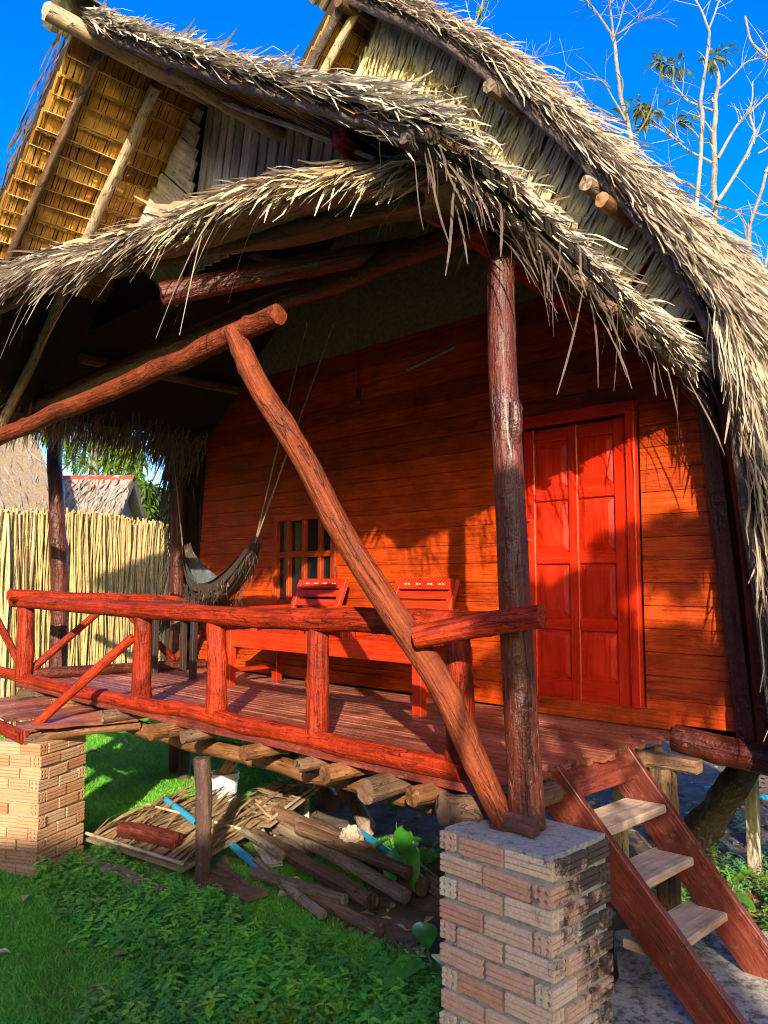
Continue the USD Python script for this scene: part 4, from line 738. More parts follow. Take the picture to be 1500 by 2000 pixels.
for i in range(6): board('seat_slat', (bx0, by0 + 0.03 + i * 0.08, sz + 0.015), (bx1, by0 + 0.03 + i * 0.08, sz + 0.015), 0.07, 0.022, 'seat_red', bn, seed=40 + i)
for cx in (-5.0, -3.86):
    bk = sub('backrest', bn)
    for sx in (-1, 1):
        pts = [(cx + sx * 0.27, 4.20, sz + 0.02), (cx + sx * 0.272, 4.29, sz + 0.16), (cx + sx * 0.272, 4.36, sz + 0.32), (cx + sx * 0.268, 4.41, sz + 0.43)]
        for a_, b_ in zip(pts[:-1], pts[1:]): board('upright', a_, b_, 0.05, 0.04, 'seat_red', bk, up=(0, -1, 0.4), seed=3)
    for i, (y, z, w) in enumerate(((4.245, sz + 0.10, 0.06), (4.285, sz + 0.175, 0.06), (4.325, sz + 0.25, 0.06), (4.358, sz + 0.325, 0.06), (4.39, sz + 0.405, 0.085))):
        board('slat', (cx - 0.245, y - 0.005, z), (cx + 0.245, y - 0.005, z), w, 0.016, 'seat_red', bk, up=(0, -1, 0.45), seed=50 + i)
    for i in range(4):
        for s_ in (-1, 1):
            v = np.array([(0, 0, 0), (0.012, 0, 0.008), (0.024, 0, 0), (0.012, 0, -0.008)]) * np.array([s_, 1, 1]) + np.array([cx - 0.165 + i * 0.11 + s_ * 0.003, 4.375, sz + 0.405])
            v2 = v + np.array([0, 0.004, 0]); obj('inlay', (np.vstack([v, v2]), np.array([(0, 1, 2, 3), (0, 4, 5, 1), (1, 5, 6, 2), (2, 6, 7, 3), (3, 7, 4, 0)])), 'white_dot', bk)
    for sx in (-1, 1):
        board('arm_post', (cx + sx * 0.29, 3.92, sz + 0.02), (cx + sx * 0.29, 3.92, sz + 0.20), 0.045, 0.045, 'seat_red', bn, up=(0, -1, 0), seed=60)
        board('armrest', (cx + sx * 0.29, 3.88, sz + 0.21), (cx + sx * 0.29, 4.38, sz + 0.22), 0.06, 0.025, 'seat_red', bn, seed=61)
board('centre_table', (-4.66, 4.06, sz + 0.12), (-4.20, 4.06, sz + 0.12), 0.34, 0.025, 'seat_red', bn, seed=62)
for x in (-4.62, -4.24): board('table_support', (x, 4.06, sz + 0.03), (x, 4.06, sz + 0.107), 0.3, 0.025, 'seat_red', bn, up=(1, 0, 0), seed=63)
tb = thing('side_table', 'small dark wooden table under the hammock', 'table')
board('tabletop', (-6.75, 4.0, 1.72), (-5.98, 4.0, 1.72), 0.40, 0.035, 'black_wood', tb, seed=70)
for (x, y) in ((-6.70, 3.85), (-6.70, 4.15), (-6.05, 3.85), (-6.05, 4.15)): board('leg', (x * 0.985 - 0.1, y, D), (x, y, 1.70), 0.05, 0.05, 'black_wood', tb, up=(0, -1, 0), seed=71)
# hammock
hm = thing('hammock', 'dark brown patterned hammock with a pale lining hung by thin ropes', 'hammock')
H0, H1 = np.array([-6.05, 3.72, 2.22]), np.array([-4.86, 3.60, 2.20]); n, mwid = 26, 14
def hammock_sheet(w, dz, mat, name, t0=0.0, t1=1.0, ruffle=0.028):
    V = []
    for i in range(n):
        t = t0 + (t1 - t0) * i / (n - 1); c = H0 + (H1 - H0) * t - UP * 0.46 * (1 - abs(2 * (t - 0.0) ** 0.85 - 1) ** 2.0)
        wd = w * (0.10 + 0.9 * math.sin(PI * min(max(t, 0.02), 0.98)) ** 0.7)
        for j in range(mwid):
            q = j / (mwid - 1) * 2 - 1
            V.append(c + np.array([0.05 * q * q, q * wd * 0.5, 0.16 * q * q * (wd / w) + dz + ruffle * math.sin(q * 19 + t * 7)]))
    i_ = (np.arange(n - 1)[:, None] * mwid + np.arange(mwid - 1)[None]).ravel(); f = np.stack([i_, i_ + 1, i_ + mwid + 1, i_ + mwid], -1)
    obj(name, (np.array(V), f), mat, hm, smooth=True)
hammock_sheet(0.34, 0.0, 'hammock_cloth', 'cloth')
hammock_sheet(0.26, 0.016, 'hammock_pale', 'lining', 0.06, 0.36)
g = np.random.default_rng(71); n_ = 260; t = g.uniform(0.2, 0.98, n_); c = H0 + (H1 - H0) * t[:, None] - UP * (0.46 * (1 - np.abs(2 * t ** 0.85 - 1) ** 2.0))[:, None] + np.c_[g.normal(0, 0.02, n_), g.choice([-1, 1], n_) * 0.14 * np.sin(PI * t), g.uniform(-0.02, 0.12, n_) * np.sin(PI * t)]
v, f = blades(c, np.c_[g.normal(0, 0.3, n_), g.normal(-0.2, 0.3, n_), np.full(n_, -1.0)], np.tile([0, -1.0, 0.1], (n_, 1)), g.uniform(0.05, 0.13, n_), 0.006, g, droop=0.1, seg=3); obj('fringe', (v, f), 'hammock_cloth', hm, kind='stuff')
for e in ((-4.30, 3.62, 3.78), (-4.02, 3.62, 3.70)): obj('rope', tube([H1 + np.array([0, 0, 0.0]), e], (0.006, 0.006), ns=6, n=12, rough=0.1, caps=False)[:2], 'rope', hm, smooth=True)
obj('rope', tube([H0, (-6.75, 4.0, 3.3)], (0.006, 0.006), ns=6, n=12, rough=0.1, caps=False)[:2], 'rope', hm, smooth=True)
# lamp and tube light, unlit
lb = thing('light_bulb', 'unlit bulb hanging under the dark porch roof', 'light bulb')
b = trimesh.creation.icosphere(2, 0.022); b.apply_translation((-4.16, 4.0, 3.24)); obj('bulb', b, 'lamp_glass', lb, smooth=True)
obj('holder', tube([(-4.16, 4.0, 3.265), (-4.16, 4.0, 3.33)], (0.016, 0.02), ns=10, n=4, rough=0)[:2], 'black_wood', lb, smooth=40); obj('cord', tube([(-4.16, 4.0, 3.33), (-4.16, 4.0, 4.9)], (0.0015, 0.0015), ns=5, n=4, rough=0)[:2], 'black_wood', lb)
obj('tube_light', tube([(-3.31, 3.6, 3.24), (-2.92, 3.6, 3.31)], (0.012, 0.012), ns=10, n=6, rough=0)[:2], 'tube_white', smooth=40, label='thin unlit tube light in the dark of the porch', cat='lamp')

# ------------------------------------------------------------------ under the deck: timber store
G1 = 'logs piled under the deck'
def pile(p0, p1, r, mat, label, seed, **k): log('stored_log', [p0, p1], (r, r * 0.94), mat, label=label, cat='log', group=G1, seed=seed, knots=2, rough=0.1, wob=0.02, **k)
pile((-4.62, 3.46, 0.17), (-3.34, 3.33, 0.11), 0.050, 'brown_log', 'long brown log at the front of the pile under the deck', 901)
pile((-4.50, 3.60, 0.22), (-3.20, 3.46, 0.14), 0.045, 'old_log', 'long grey log, second from the front of the pile', 902)
pile((-4.75, 3.74, 0.24), (-3.62, 3.60, 0.25), 0.055, 'brown_log', 'reddish log with a sawn end lying high on the pile', 903)
pile((-4.55, 3.92, 0.16), (-3.30, 3.72, 0.10), 0.060, 'brown_log', 'thick brown log at the right end of the pile', 904)
pile((-4.40, 3.30, 0.09), (-3.50, 3.10, 0.06), 0.030, 'old_log', 'thin grey pole on the ground before the pile', 905)
pile((-4.72, 4.42, 0.30), (-4.05, 4.0, 0.22), 0.060, 'old_log', 'pale upright-leaning log behind the big leaves', 906)
pile((-3.75, 4.02, 0.08), (-3.18, 3.80, 0.06), 0.055, 'old_log', 'short grey log nearest the brick pillar', 907)
pile((-3.50, 4.10, 0.08), (-2.90, 3.85, 0.07), 0.055, 'brown_log', 'dark short log behind the near brick pillar', 908)
pile((-5.35, 4.10, 0.14), (-4.75, 3.78, 0.14), 0.065, 'brown_log', 'reddish short log between the bucket and the dry leaf panel', 909)
pile((-5.25, 4.60, 0.22), (-4.75, 4.3, 0.2), 0.075, 'brown_log', 'reddish log stub behind the dry leaf panel', 910)
pile((-4.60, 3.16, 0.045), (-4.02, 3.02, 0.045), 0.032, 'brown_log', 'thin brown stick in the weeds before the pile', 911)
pile((-4.85, 3.95, 0.10), (-4.15, 3.55, 0.18), 0.040, 'dark_red_log', 'dark red pole across the pile', 912)
for i_, (a_, b_, r_, m_, l_) in enumerate((((-4.3, 3.20, 0.07), (-3.45, 3.22, 0.12), 0.034, 'old_log', 'thin pale pole in front of the long brown log'), ((-4.2, 3.50, 0.30), (-3.28, 3.58, 0.22), 0.042, 'brown_log', 'brown pole lying on top of the long logs'), ((-3.95, 3.25, 0.06), (-3.15, 3.20, 0.05), 0.040, 'brown_log', 'short brown log at the right foot of the pile'), ((-4.85, 3.50, 0.16), (-4.1, 3.28, 0.20), 0.030, 'old_log', 'thin grey pole sloping from the leaf panel onto the pile'))):
    pile(a_, b_, r_, m_, l_, 940 + i_)
board('loose_plank', (-4.55, 3.02, 0.05), (-3.98, 3.0, 0.06), 0.16, 0.03, 'brown_log', seg=4, wob=0.003, seed=920, label='flat reddish plank beside the dark stilt', cat='plank')
board('loose_plank', (-4.95, 3.70, 0.10), (-4.35, 3.42, 0.05), 0.12, 0.025, 'grey_wood', seg=4, wob=0.003, seed=921, label='grey plank under the front of the log pile', cat='plank')
log('pale_log', [(-5.14, 2.52, 0.05), (-4.75, 2.56, 0.07), (-4.38, 2.60, 0.05)], (0.07, 0.07, 0.065), 'old_log', seed=922, knots=1, label='pale grey log in the weeds before the leaf panel', cat='log')
log('red_log_stub', [(-5.36, 2.86, 0.185), (-5.1, 2.93, 0.195), (-4.86, 2.99, 0.185)], (0.055, 0.058, 0.06), 'dark_red_log', seed=923, ns=18, label='short polished red log lying on the dry leaf panel', cat='log')
def leaf_mat(name, o, ex, ey, w, l, n, seed, label):
    t_ = thing(name, label, 'leaf panel'); g = np.random.default_rng(abs(int(seed))); o, ex, ey = map(np.asarray, (o, ex, ey))
    root = o + ex * g.uniform(0, w, n)[:, None] + ey * (g.integers(0, 3, n) * l / 3 + g.uniform(0, 0.05, n))[:, None] + UP * (g.uniform(0, 0.03, n))[:, None]
    v, f = blades(root, ey + g.normal(0, 0.06, (n, 3)), np.tile(UP, (n, 1)), g.uniform(l * 0.35, l * 0.62, n), g.uniform(0.015, 0.032, n), g, droop=0.05, lift=0.06, curl=0.12, seg=4, roll=0.3)
    obj('leaf_strips', (v, f), 'dry_panel', t_, kind='stuff')
    obj('batten', tube([o + UP * 0.035, o + ex * w + UP * 0.035], (0.012, 0.012), ns=8, n=12, seed=seed)[:2], 'pale_log', t_, smooth=True); obj('batten', tube([o + ey * l * 0.62 + UP * 0.055, o + ex * w + ey * l * 0.62 + UP * 0.055], (0.010, 0.010), ns=8, n=12, seed=seed + 1)[:2], 'pale_log', t_, smooth=True)
    bk = np.array([o, o + ex * w, o + ex * w + ey * l, o + ey * l]); obj('backing', (np.vstack([bk, bk - UP * 0.02]), np.array([(0, 1, 2, 3), (7, 6, 5, 4), (0, 4, 5, 1), (1, 5, 6, 2), (2, 6, 7, 3), (3, 7, 4, 0)])), 'thatch_base', t_)
leaf_mat('leaf_panel', (-5.62, 2.72, 0.10), (0.985, 0.14, 0.0), (-0.28, 0.92, 0.06), 1.05, 1.0, 460, 930, 'dry brown leaf panel lying flat on the grass under the deck')
leaf_mat('leaf_panel', (-4.66, 3.62, 0.20), (0.02, 0.72, 0.30), (-0.86, 0.10, -0.16), 0.62, 0.62, 260, 931, 'dry brown leaf panel propped on the log pile')
# bucket with a broken brick in it
bk = thing('bucket', 'paint-spotted white plastic bucket under the deck', 'bucket', loc=(-5.78, 4.0, 0))
lin = [(0, 0.005), (0.095, 0.005), (0.10, 0.02), (0.118, 0.30), (0.126, 0.305), (0.126, 0.325), (0.116, 0.325), (0.098, 0.03), (0, 0.03)]
obj('pail', trimesh.creation.revolve(np.array(lin), sections=32), 'bucket_white', bk, smooth=30)
obj('rim', trimesh.creation.revolve(np.array([(0.119, 0.27), (0.128, 0.27), (0.128, 0.278), (0.119, 0.278), (0.119, 0.27)]), sections=32), 'bucket_white', bk, smooth=30)
m = brick_shape(0.22, 0.14, 0.09); m.apply_transform(trimesh.transformations.euler_matrix(0.2, -1.0, 0.5)); m.apply_translation((-5.76, 4.0, 0.33)); obj('broken_brick', m, 'brick_far', label='hollow brick standing in the white bucket', cat='brick')
GP = 'blue water pipes'
for i, (a_, b_, lb_) in enumerate((((-5.78, 3.45, 0.20), (-5.10, 3.30, 0.19), 'blue pipe lying behind the leaf panel'), ((-4.0, 3.86, 0.24), (-3.39, 3.69, 0.20), 'blue pipe end under the big leaves'), ((-4.75, 3.36, 0.10), (-4.26, 3.26, 0.07), 'blue pipe tip poking out before the log pile'), ((-3.1, 7.35, 0.05), (-1.9, 7.5, 0.05), 'light blue pipe on the ground right of the steps'))):
    a_, b_ = np.array(a_), np.array(b_); d = unit(b_ - a_); r_ = 0.026
    m1 = trimesh.creation.annulus(r_ * 0.82, r_, np.linalg.norm(b_ - a_), sections=20); m1.apply_transform(trimesh.geometry.align_vectors((0, 0, 1), d)); m1.apply_translation((a_ + b_) / 2)
    obj('water_pipe', m1, 'pipe_blue', smooth=40, label=lb_, cat='pipe', group=GP)
g = np.random.default_rng(77)
m = trimesh.creation.icosphere(3, 1.0); v = m.vertices * np.array([0.10, 0.07, 0.13]); v *= (0.7 + 0.9 * meshkit.fbm(m.vertices * 2.5 + 3, 3, 4))[:, None]; m.vertices = v + np.array([-5.35, 4.9, 0.12]); obj('broken_foam', m, 'sponge', smooth=True, label='torn yellow foam lump behind the square stilt', cat='foam')
m = trimesh.creation.icosphere(4, 0.07); v = m.vertices; v = v * (0.6 + 0.9 * meshkit.fbm(v * 30, 4, 8))[:, None]; m.vertices = v + np.array([-3.80, 3.60, 0.30]); obj('root_clump', m, 'root_ball', smooth=True, label='pale gnarled root clump on the log pile', cat='root')

# ------------------------------------------------------------------ plants
def leaf_shape(L, W, bend=0.25, fold=0.15, seg=4):
    """a leaf along +x, base at origin"""
    t = np.linspace(0, 1, seg + 1); w = W * np.sin(PI * np.clip(t, 0, 1) ** 0.8) * 0.5; w[0] = W * 0.06; w[-1] = 0.0
    z = -bend * L * t ** 2; c = np.c_[L * t, 0 * t, z]; l = np.c_[L * t, w, z + fold * w]; r = np.c_[L * t, -w, z + fold * w]
    v = np.vstack([c, l, r]); n = seg + 1; f = []
    for i in range(seg): f += [(i, i + 1, n + i + 1), (i, n + i + 1, n + i), (i, 2 * n + i, 2 * n + i + 1), (i, 2 * n + i + 1, i + 1)]
    return v, np.array(f)
def place_leaf(lf, p, yaw, pitch, scale=1.0):
    v = lf[0] * scale; c, s_ = math.cos(pitch), math.sin(pitch); v = np.c_[v[:, 0] * c - v[:, 2] * s_, v[:, 1], v[:, 0] * s_ + v[:, 2] * c]
    c, s_ = math.cos(yaw), math.sin(yaw); return np.c_[v[:, 0] * c - v[:, 1] * s_, v[:, 0] * s_ + v[:, 1] * c, v[:, 2]] + np.asarray(p), lf[1]
def clump(n, hmin, hmax, w, rad, g):
    root = np.c_[g.normal(0, rad, (n, 2)), np.zeros(n)]; a = g.uniform(0, 2 * PI, n); lean = np.abs(g.normal(0.85, 0.45, n))
    d = np.c_[np.cos(a) * lean, np.sin(a) * lean, np.ones(n)]
    return blades(root, d, np.c_[np.cos(a), np.sin(a), 0 * a + 0.1], g.uniform(hmin, hmax, n), g.uniform(w * 0.7, w * 1.3, n), g, droop=0.35, curl=0.2, seg=3, roll=0.4, belly=0.3)
def weed(g, h=0.12, L=0.045, W=0.024, pairs=5):
    lf = leaf_shape(L, W, 0.3, 0.3, 3); out = []; yaw = g.uniform(0, PI); top = np.array([g.normal(0, 0.03), g.normal(0, 0.03), h])
    for k in range(pairs):
        t = 0.25 + 0.75 * k / (pairs - 1); p = top * t
        for s_ in (0, PI): out.append(place_leaf(lf, p, yaw + k * PI / 2 + s_ + g.normal(0, 0.2), g.uniform(-0.05, 0.38), (1.15 - 0.5 * t * (k == pairs - 1)) * g.uniform(0.8, 1.2)))
    out.append(tube([(0, 0, 0), top], (0.002, 0.0015), ns=4, n=3, rough=0, caps=False)[:2]); return join(out)
g = np.random.default_rng(90)
inside_hut = lambda p: (p[:, 1] > 3.05) & (p[:, 0] > -7.5) & (p[:, 0] < -1.9)
def scatter(n, x0, x1, y0, y1, keep): p = np.c_[g.uniform(x0, x1, n), g.uniform(y0, y1, n), np.zeros(n)]; return p[keep(p)]
def off_pillars(p): return ~((p[:, 0] > -2.2) & (p[:, 0] < -1.55) & (p[:, 1] > 2.45) & (p[:, 1] < 3.05)) & ~((p[:, 0] > -6.1) & (p[:, 0] < -5.35) & (p[:, 1] > 2.1) & (p[:, 1] < 2.85))
off_path = lambda p: ~((p[:, 0] > -1.75 - (p[:, 1] - 3.1) * 0.45) & (p[:, 1] > 2.0) & (p[:, 1] < 4.65))
def in_view(p, marg=150):
    q = p - EYEP; z = q @ FW; x = 750 + F_PX * (q @ R_) / np.maximum(z, 0.01); y = 1000 - F_PX * (q @ UV_) / np.maximum(z, 0.01); return (z > 0.3) & (x > -marg) & (x < 1500 + marg) & (y < 2000 + 2 * marg)
protos = [(clump(46, 0.03, 0.075, 0.005, 0.06, g), 'grass_blade') for _ in range(4)]
near = scatter(26000, -6.5, 0.3, 0.6, 4.4, lambda p: ~((p[:, 0] > -5.95) & (p[:, 0] < -4.5) & (p[:, 1] > 2.72)) & off_pillars(p) & off_path(p) & in_view(p) & ((p[:, 1] < 3.1) | (meshkit.fbm(p * 1.3 + 5, 2) > 0.55)))
far = scatter(34000, -16, -5.5, 1.0, 9.0, lambda p: off_pillars(p) & in_view(p) & (~inside_hut(p) | ((p[:, 0] < -5.1) & ~((p[:, 0] > -6.1) & (p[:, 1] < 3.85)))))
pos = np.vstack([near, far]); n = len(pos); pos[:, 2] = 0
instancer('lawn_grass', protos, pos, g.uniform(0, 2 * PI, n), np.r_[g.uniform(0.6, 1.15, len(near)), g.uniform(0.8, 1.5, len(far))], g.integers(0, 4, n), 'short green lawn grass in front of the bungalow', 'grass')
# leafy weeds along the pillars and under the edge of the deck
protos = [(weed(g, h, L, W, k), m_) for h, L, W, k, m_ in ((0.12, 0.045, 0.026, 5, 'weed_leaf'), (0.16, 0.05, 0.028, 6, 'weed_leaf'), (0.08, 0.04, 0.026, 4, 'weed_leaf'), (0.10, 0.045, 0.03, 4, 'weed_light'))]
def dens(p):
    b = np.exp(-((p[:, 1] - np.interp(p[:, 0], [-6, -5.2, -4.4, -3.4, -2.6, -2.0], [2.5, 2.5, 2.42, 2.48, 2.50, 2.6])) / np.interp(p[:, 0], [-6, -4.4, -3.2, -2.2], [0.22, 0.28, 0.36, 0.5])) ** 2)
    b += 0.75 * np.exp(-(((p[:, 0] + 2.5) / 0.75) ** 2 + ((p[:, 1] - 1.95) / 0.65) ** 2))
    return b * (0.45 + 1.1 * meshkit.fbm(p * 2.1 + 3, 2, 5))
w1 = scatter(24000, -6.2, -1.5, 0.9, 3.6, lambda p: off_pillars(p) & off_path(p) & (dens(p) > g.random(len(p)) * 1.0 + 0.12) & ~((p[:, 0] > -5.7) & (p[:, 0] < -4.6) & (p[:, 1] > 2.74)))
pk = g.choice([0, 1, 2, 2], len(w1))
pk = np.where((np.hypot(w1[:, 0] + 2.75, w1[:, 1] - 2.2) < 0.22) & (g.random(len(w1)) < 0.8), 3, pk)
instancer('leafy_weeds', protos, w1, g.uniform(0, 2 * PI, len(w1)), g.uniform(0.5, 1.1, len(w1)), pk, 'dense dark green leafy weeds around the brick pillars', 'weeds')
w2 = scatter(4200, -3.2, 1.2, 4.55, 8.5, lambda p: (p[:, 0] > -2.6 - 0.1 * (p[:, 1] - 4.5)) & (meshkit.fbm(p * 1.1 + 2, 3, 3) > 0.45) & ((p[:, 1] < 5.9) | (g.random(len(p)) < 0.25)))
instancer('leafy_weeds', protos, w2, g.uniform(0, 2 * PI, len(w2)), g.uniform(0.6, 1.1, len(w2)), g.choice([3, 3, 3, 0], len(w2)), 'bright sunlit weeds on the ground right of the steps', 'weeds')
lf = [(leaf_shape(0.09, 0.04, g.uniform(-0.2, 0.4), 0.5, 3), 'litter') for _ in range(3)]
l1 = scatter(3200, -7, 1.2, 3.0, 9.0, lambda p: (p[:, 1] > 3.1 + 0 * p[:, 0]) & (off_path(p)) & ((p[:, 0] > -3.2) | (g.random(len(p)) < 0.5))); l1[:, 2] = g.uniform(0.008, 0.03, len(l1))
instancer('leaf_litter', lf, l1, g.uniform(0, 2 * PI, len(l1)), g.uniform(0.5, 1.3, len(l1)), g.integers(0, 3, len(l1)), 'dry brown leaf litter on the bare soil', 'leaves', tilt=g.normal(0, 0.4, len(l1)))
l2 = scatter(420, -6.5, -0.6, 0.9, 3.0, lambda p: off_pillars(p) & off_path(p) & in_view(p, 20)); l2[:, 2] = g.uniform(0.03, 0.06, len(l2))
instancer('lawn_debris', lf, l2, g.uniform(0, 2 * PI, len(l2)), g.uniform(0.12, 0.38, len(l2)), g.integers(0, 3, len(l2)), 'tiny dry leaf bits scattered in the lawn', 'leaves', tilt=g.normal(0, 0.5, len(l2)))
# single fallen leaves on the lawn
GL = 'fallen brown leaves on the lawn'
for i, (x, y, s_, lab) in enumerate(((-3.25, 2.10, 1.25, 'large brown fallen leaf at the bottom of the lawn'), (-3.88, 2.03, 0.9, 'brown fallen leaf left of the lawn centre'), (-4.92, 2.01, 0.9, 'tan fallen leaf near the far brick pillar'), (-3.64, 1.86, 0.5, 'tiny fallen leaf beside the large brown leaf'), (-2.83, 2.54, 0.9, 'brown fallen leaf near the near brick pillar'), (-8.86, 4.67, 1.3, 'pink-brown leaf on sunlit grass behind the far pillar'), (-8.56, 4.13, 1.3, 'brown leaf on sunlit grass, nearest the far pillar'), (-8.3, 4.5, 1.2, 'tan leaf on sunlit grass under the deck edge'), (-4.3, 1.7, 0.8, 'small brown leaf at the left edge of the lawn'))):
    lfm = leaf_shape(0.11 * s_, 0.055 * s_, 0.15, 0.6, 5); v, f = place_leaf(lfm, (x, y, 0.055), i * 1.3, 0.1); obj('fallen_leaf', (np.vstack([v, v - UP * 0.002]), np.vstack([f, f[:, ::-1] + len(v)])), 'litter', smooth=True, label=lab, cat='leaf', group=GL)
# broad-leaved plants
def broad_plant(base, leaves, label, L=0.30, W=0.13, mat='broad_leaf'):
    p = thing('broadleaf_plant', label, 'plant'); base = np.asarray(base, float)
    for i, (dx, dy, h, yaw, pit, s_) in enumerate(leaves):
        lfm = leaf_shape(L * s_, W * s_, 0.25, 0.3, 7); tip = base + np.array([dx, dy, h]); v, f = place_leaf(lfm, tip, yaw, pit); obj('leaf', (v, f), mat, p, smooth=True)
        obj('stem', tube([base, base + np.array([dx * 0.3, dy * 0.3, h * 0.6]), tip], (0.006, 0.004, 0.003), ns=6, n=8, rough=0)[:2], mat, p, smooth=True)
broad_plant((-3.52, 3.72, 0.0), ((0.02, -0.02, 0.50, 2.9, 0.9, 1.0), (0.05, 0.0, 0.42, -0.75, -0.35, 0.9), (-0.03, -0.03, 0.33, -2.5, -0.5, 0.9), (0.08, -0.02, 0.36, -0.3, -0.9, 1.0), (0.04, -0.05, 0.30, -1.2, -1.0, 0.85), (0.0, 0.02, 0.3, 1.0, 0.2, 0.7)), 'big-leaved green plant growing from the log pile under the deck')
broad_plant((-2.62, 3.02, 0.0), ((0.05, -0.02, 0.17, -0.5, 0.3, 1.1), (-0.05, 0.02, 0.15, 2.4, 0.25, 1.0), (0.0, -0.06, 0.13, -1.6, 0.1, 1.0), (0.03, 0.05, 0.12, 0.9, 0.3, 0.9)), 'dark big-leaved plant at the foot of the near brick pillar')
broad_plant((-1.93, 4.86, 0.0), ((0.03, -0.02, 0.12, -0.5, 0.1, 0.7), (-0.03, 0.0, 0.13, 2.6, 0.4, 0.7), (0.0, -0.03, 0.13, -1.9, 0.2, 0.6), (0.02, 0.02, 0.16, 0.8, 0.8, 0.6)), 'bright three-leaved plant beside the concrete slab', L=0.26, W=0.12, mat='weed_light')

# ------------------------------------------------------------------ reed fence at the left
fe = thing('reed_fence', 'tall fence of dry yellow reeds behind the porch', 'fence')
g = np.random.default_rng(120); FA, FB = np.array([-10.3, 0.6, 0]), np.array([-12.3, 12.0, 0]); fd = unit(FB - FA); FL = np.linalg.norm(FB - FA); fn_ = np.array([fd[1], -fd[0], 0])
n = 4600; s_ = np.sort(g.uniform(0, FL, n)); dep = g.normal(0, 0.03, n); hgt = 2.83 + g.normal(0, 0.035, n) + 0.04 * np.sin(s_ * 1.7)
ms = []
for i in range(n):
    b_ = FA + fd * s_[i] + fn_ * dep[i]; r_ = g.uniform(0.008, 0.019); k_ = 9
    t = np.linspace(0, 1, k_)[:, None]; ph = g.uniform(0, 6.28)
    c = b_ + UP * hgt[i] * t + fd * (0.022 * np.sin(t * g.uniform(6, 14) + ph) * g.uniform(0.6, 1.5) + g.normal(0, 0.04) * t) + fn_ * 0.015 * np.sin(t * 7 + ph)
    th = np.array([0, 1.26, 2.51, 3.77, 5.03]); ring = (np.cos(th)[:, None] * fd + np.sin(th)[:, None] * fn_) * r_
    v = (c[:, None] + ring[None]).reshape(-1, 3); q = (np.arange(k_ - 1)[:, None] * 5 + np.arange(5)[None]).ravel(); q2 = (np.arange(k_ - 1)[:, None] * 5 + (np.arange(5)[None] + 1) % 5).ravel()
    ms.append((v, np.vstack([np.c_[q, q2, q2 + 5], np.c_[q, q2 + 5, q + 5]])))
order = np.argsort(np.abs(s_ - 3.5))
for i in order[:300]: obj('reed', ms[i], 'reed', fe, smooth=True)
obj('reeds', join([ms[i] for i in order[300:]]), 'reed', fe, smooth=True, kind='stuff')
bp = np.array([FA - fn_ * 0.07, FB - fn_ * 0.07, FB - fn_ * 0.07 + UP * 2.55, FA - fn_ * 0.07 + UP * 2.55]); obj('backing', (np.vstack([bp, bp - fn_ * 0.01]), np.array([(0, 1, 2, 3), (7, 6, 5, 4)])), 'reed_back', fe)
log('top_pole', [FA - fn_ * 0.1 + fd * 5.1 + UP * 2.78, FA - fn_ * 0.1 + fd * 7.4 + UP * 2.72], (0.05, 0.045), 'brown_log', fe, seed=5)

# ------------------------------------------------------------------ neighbours
def thatch_hut(name, cx, cy, ang, w, l, ze, zr_, label, cap=None, cat='hut', n=2600, mat='thatch_old', tiers=14):
    h = thing(name, label, cat, loc=(cx, cy, 0), rz=math.degrees(ang)); g = np.random.default_rng(int(abs(cx) * 10))
    for sd in (-1, 1):
        a_, b_ = np.array([0.0, zr_]), np.array([sd * w / 2, ze]); prof = np.linspace(a_, b_, 6); prof[:, 1] -= 0.12 * np.sin(np.linspace(0, PI, 6))
        m = slab(prof[:, 0], prof[:, 1], -l / 2, l / 2, 0.15); obj('roof_slope', m, 'thatch_base', h)
        k_ = n; tt = g.integers(0, tiers, k_) / tiers + g.uniform(0, 0.3 / tiers, k_); d = unit(np.r_[b_ - a_, 0][[0, 2, 1]]); nn = np.array([sd * abs(d[2]), 0, abs(d[0])])
        root = np.c_[a_[0] + (b_[0] - a_[0]) * tt, g.uniform(-l / 2, l / 2, k_), a_[1] + (b_[1] - a_[1]) * tt] + nn * (0.16 - 0.10 * np.sin(PI * tt))[:, None]
        v, f = blades(root, d + g.normal(0, 0.07, (k_, 3)), np.tile(nn, (k_, 1)), g.uniform(0.25, 0.5, k_), g.uniform(0.03, 0.07, k_), g, droop=0.03, lift=0.03, seg=3, roll=0.3); obj('thatch_strips', (v, f), mat, h, kind='stuff')
    obj('wall', bxm(-w / 2 + 0.5, w / 2 - 0.5, -l / 2 + 0.3, l / 2 - 0.3, 0, ze + 0.3), 'brown_log', h)
    tri = np.array([(-w / 2 + 0.2, ze + 0.1), (w / 2 - 0.2, ze + 0.1), (0, zr_ - 0.1)])
    for y in (-l / 2 + 0.25, l / 2 - 0.25): obj('gable_wall', (np.c_[tri[:, 0], np.full(3, y), tri[:, 1]], np.array([(0, 1, 2), (0, 2, 1)][:1])), 'thatch_base', h)
    if cap:
        V = np.array([(-0.42, -l / 2, zr_ - 0.22), (0, -l / 2, zr_ + 0.22), (0.42, -l / 2, zr_ - 0.22), (-0.42, l / 2, zr_ - 0.22), (0, l / 2, zr_ + 0.22), (0.42, l / 2, zr_ - 0.22)]); V2 = V - np.array([0, 0, 0.015])
        fq = np.array([(0, 1, 4, 3), (1, 2, 5, 4)]); obj('ridge_cap', (np.vstack([V, V2]), np.vstack([fq, fq[:, ::-1] + 6])), cap, h)
    return h
thatch_hut('thatched_hut', -17.6, 3.4, math.radians(5), 6.4, 6.4, 1.9, 6.6, 'grey thatched roof of a large hut beyond the reed fence', n=8000, tiers=26)
thatch_hut('thatched_hut', -18.3, 7.9, math.radians(-47), 4.6, 3.6, 2.1, 4.15, 'small thatched hut with a rusty ridge sheet beyond the reed fence', cap='rust_sheet')
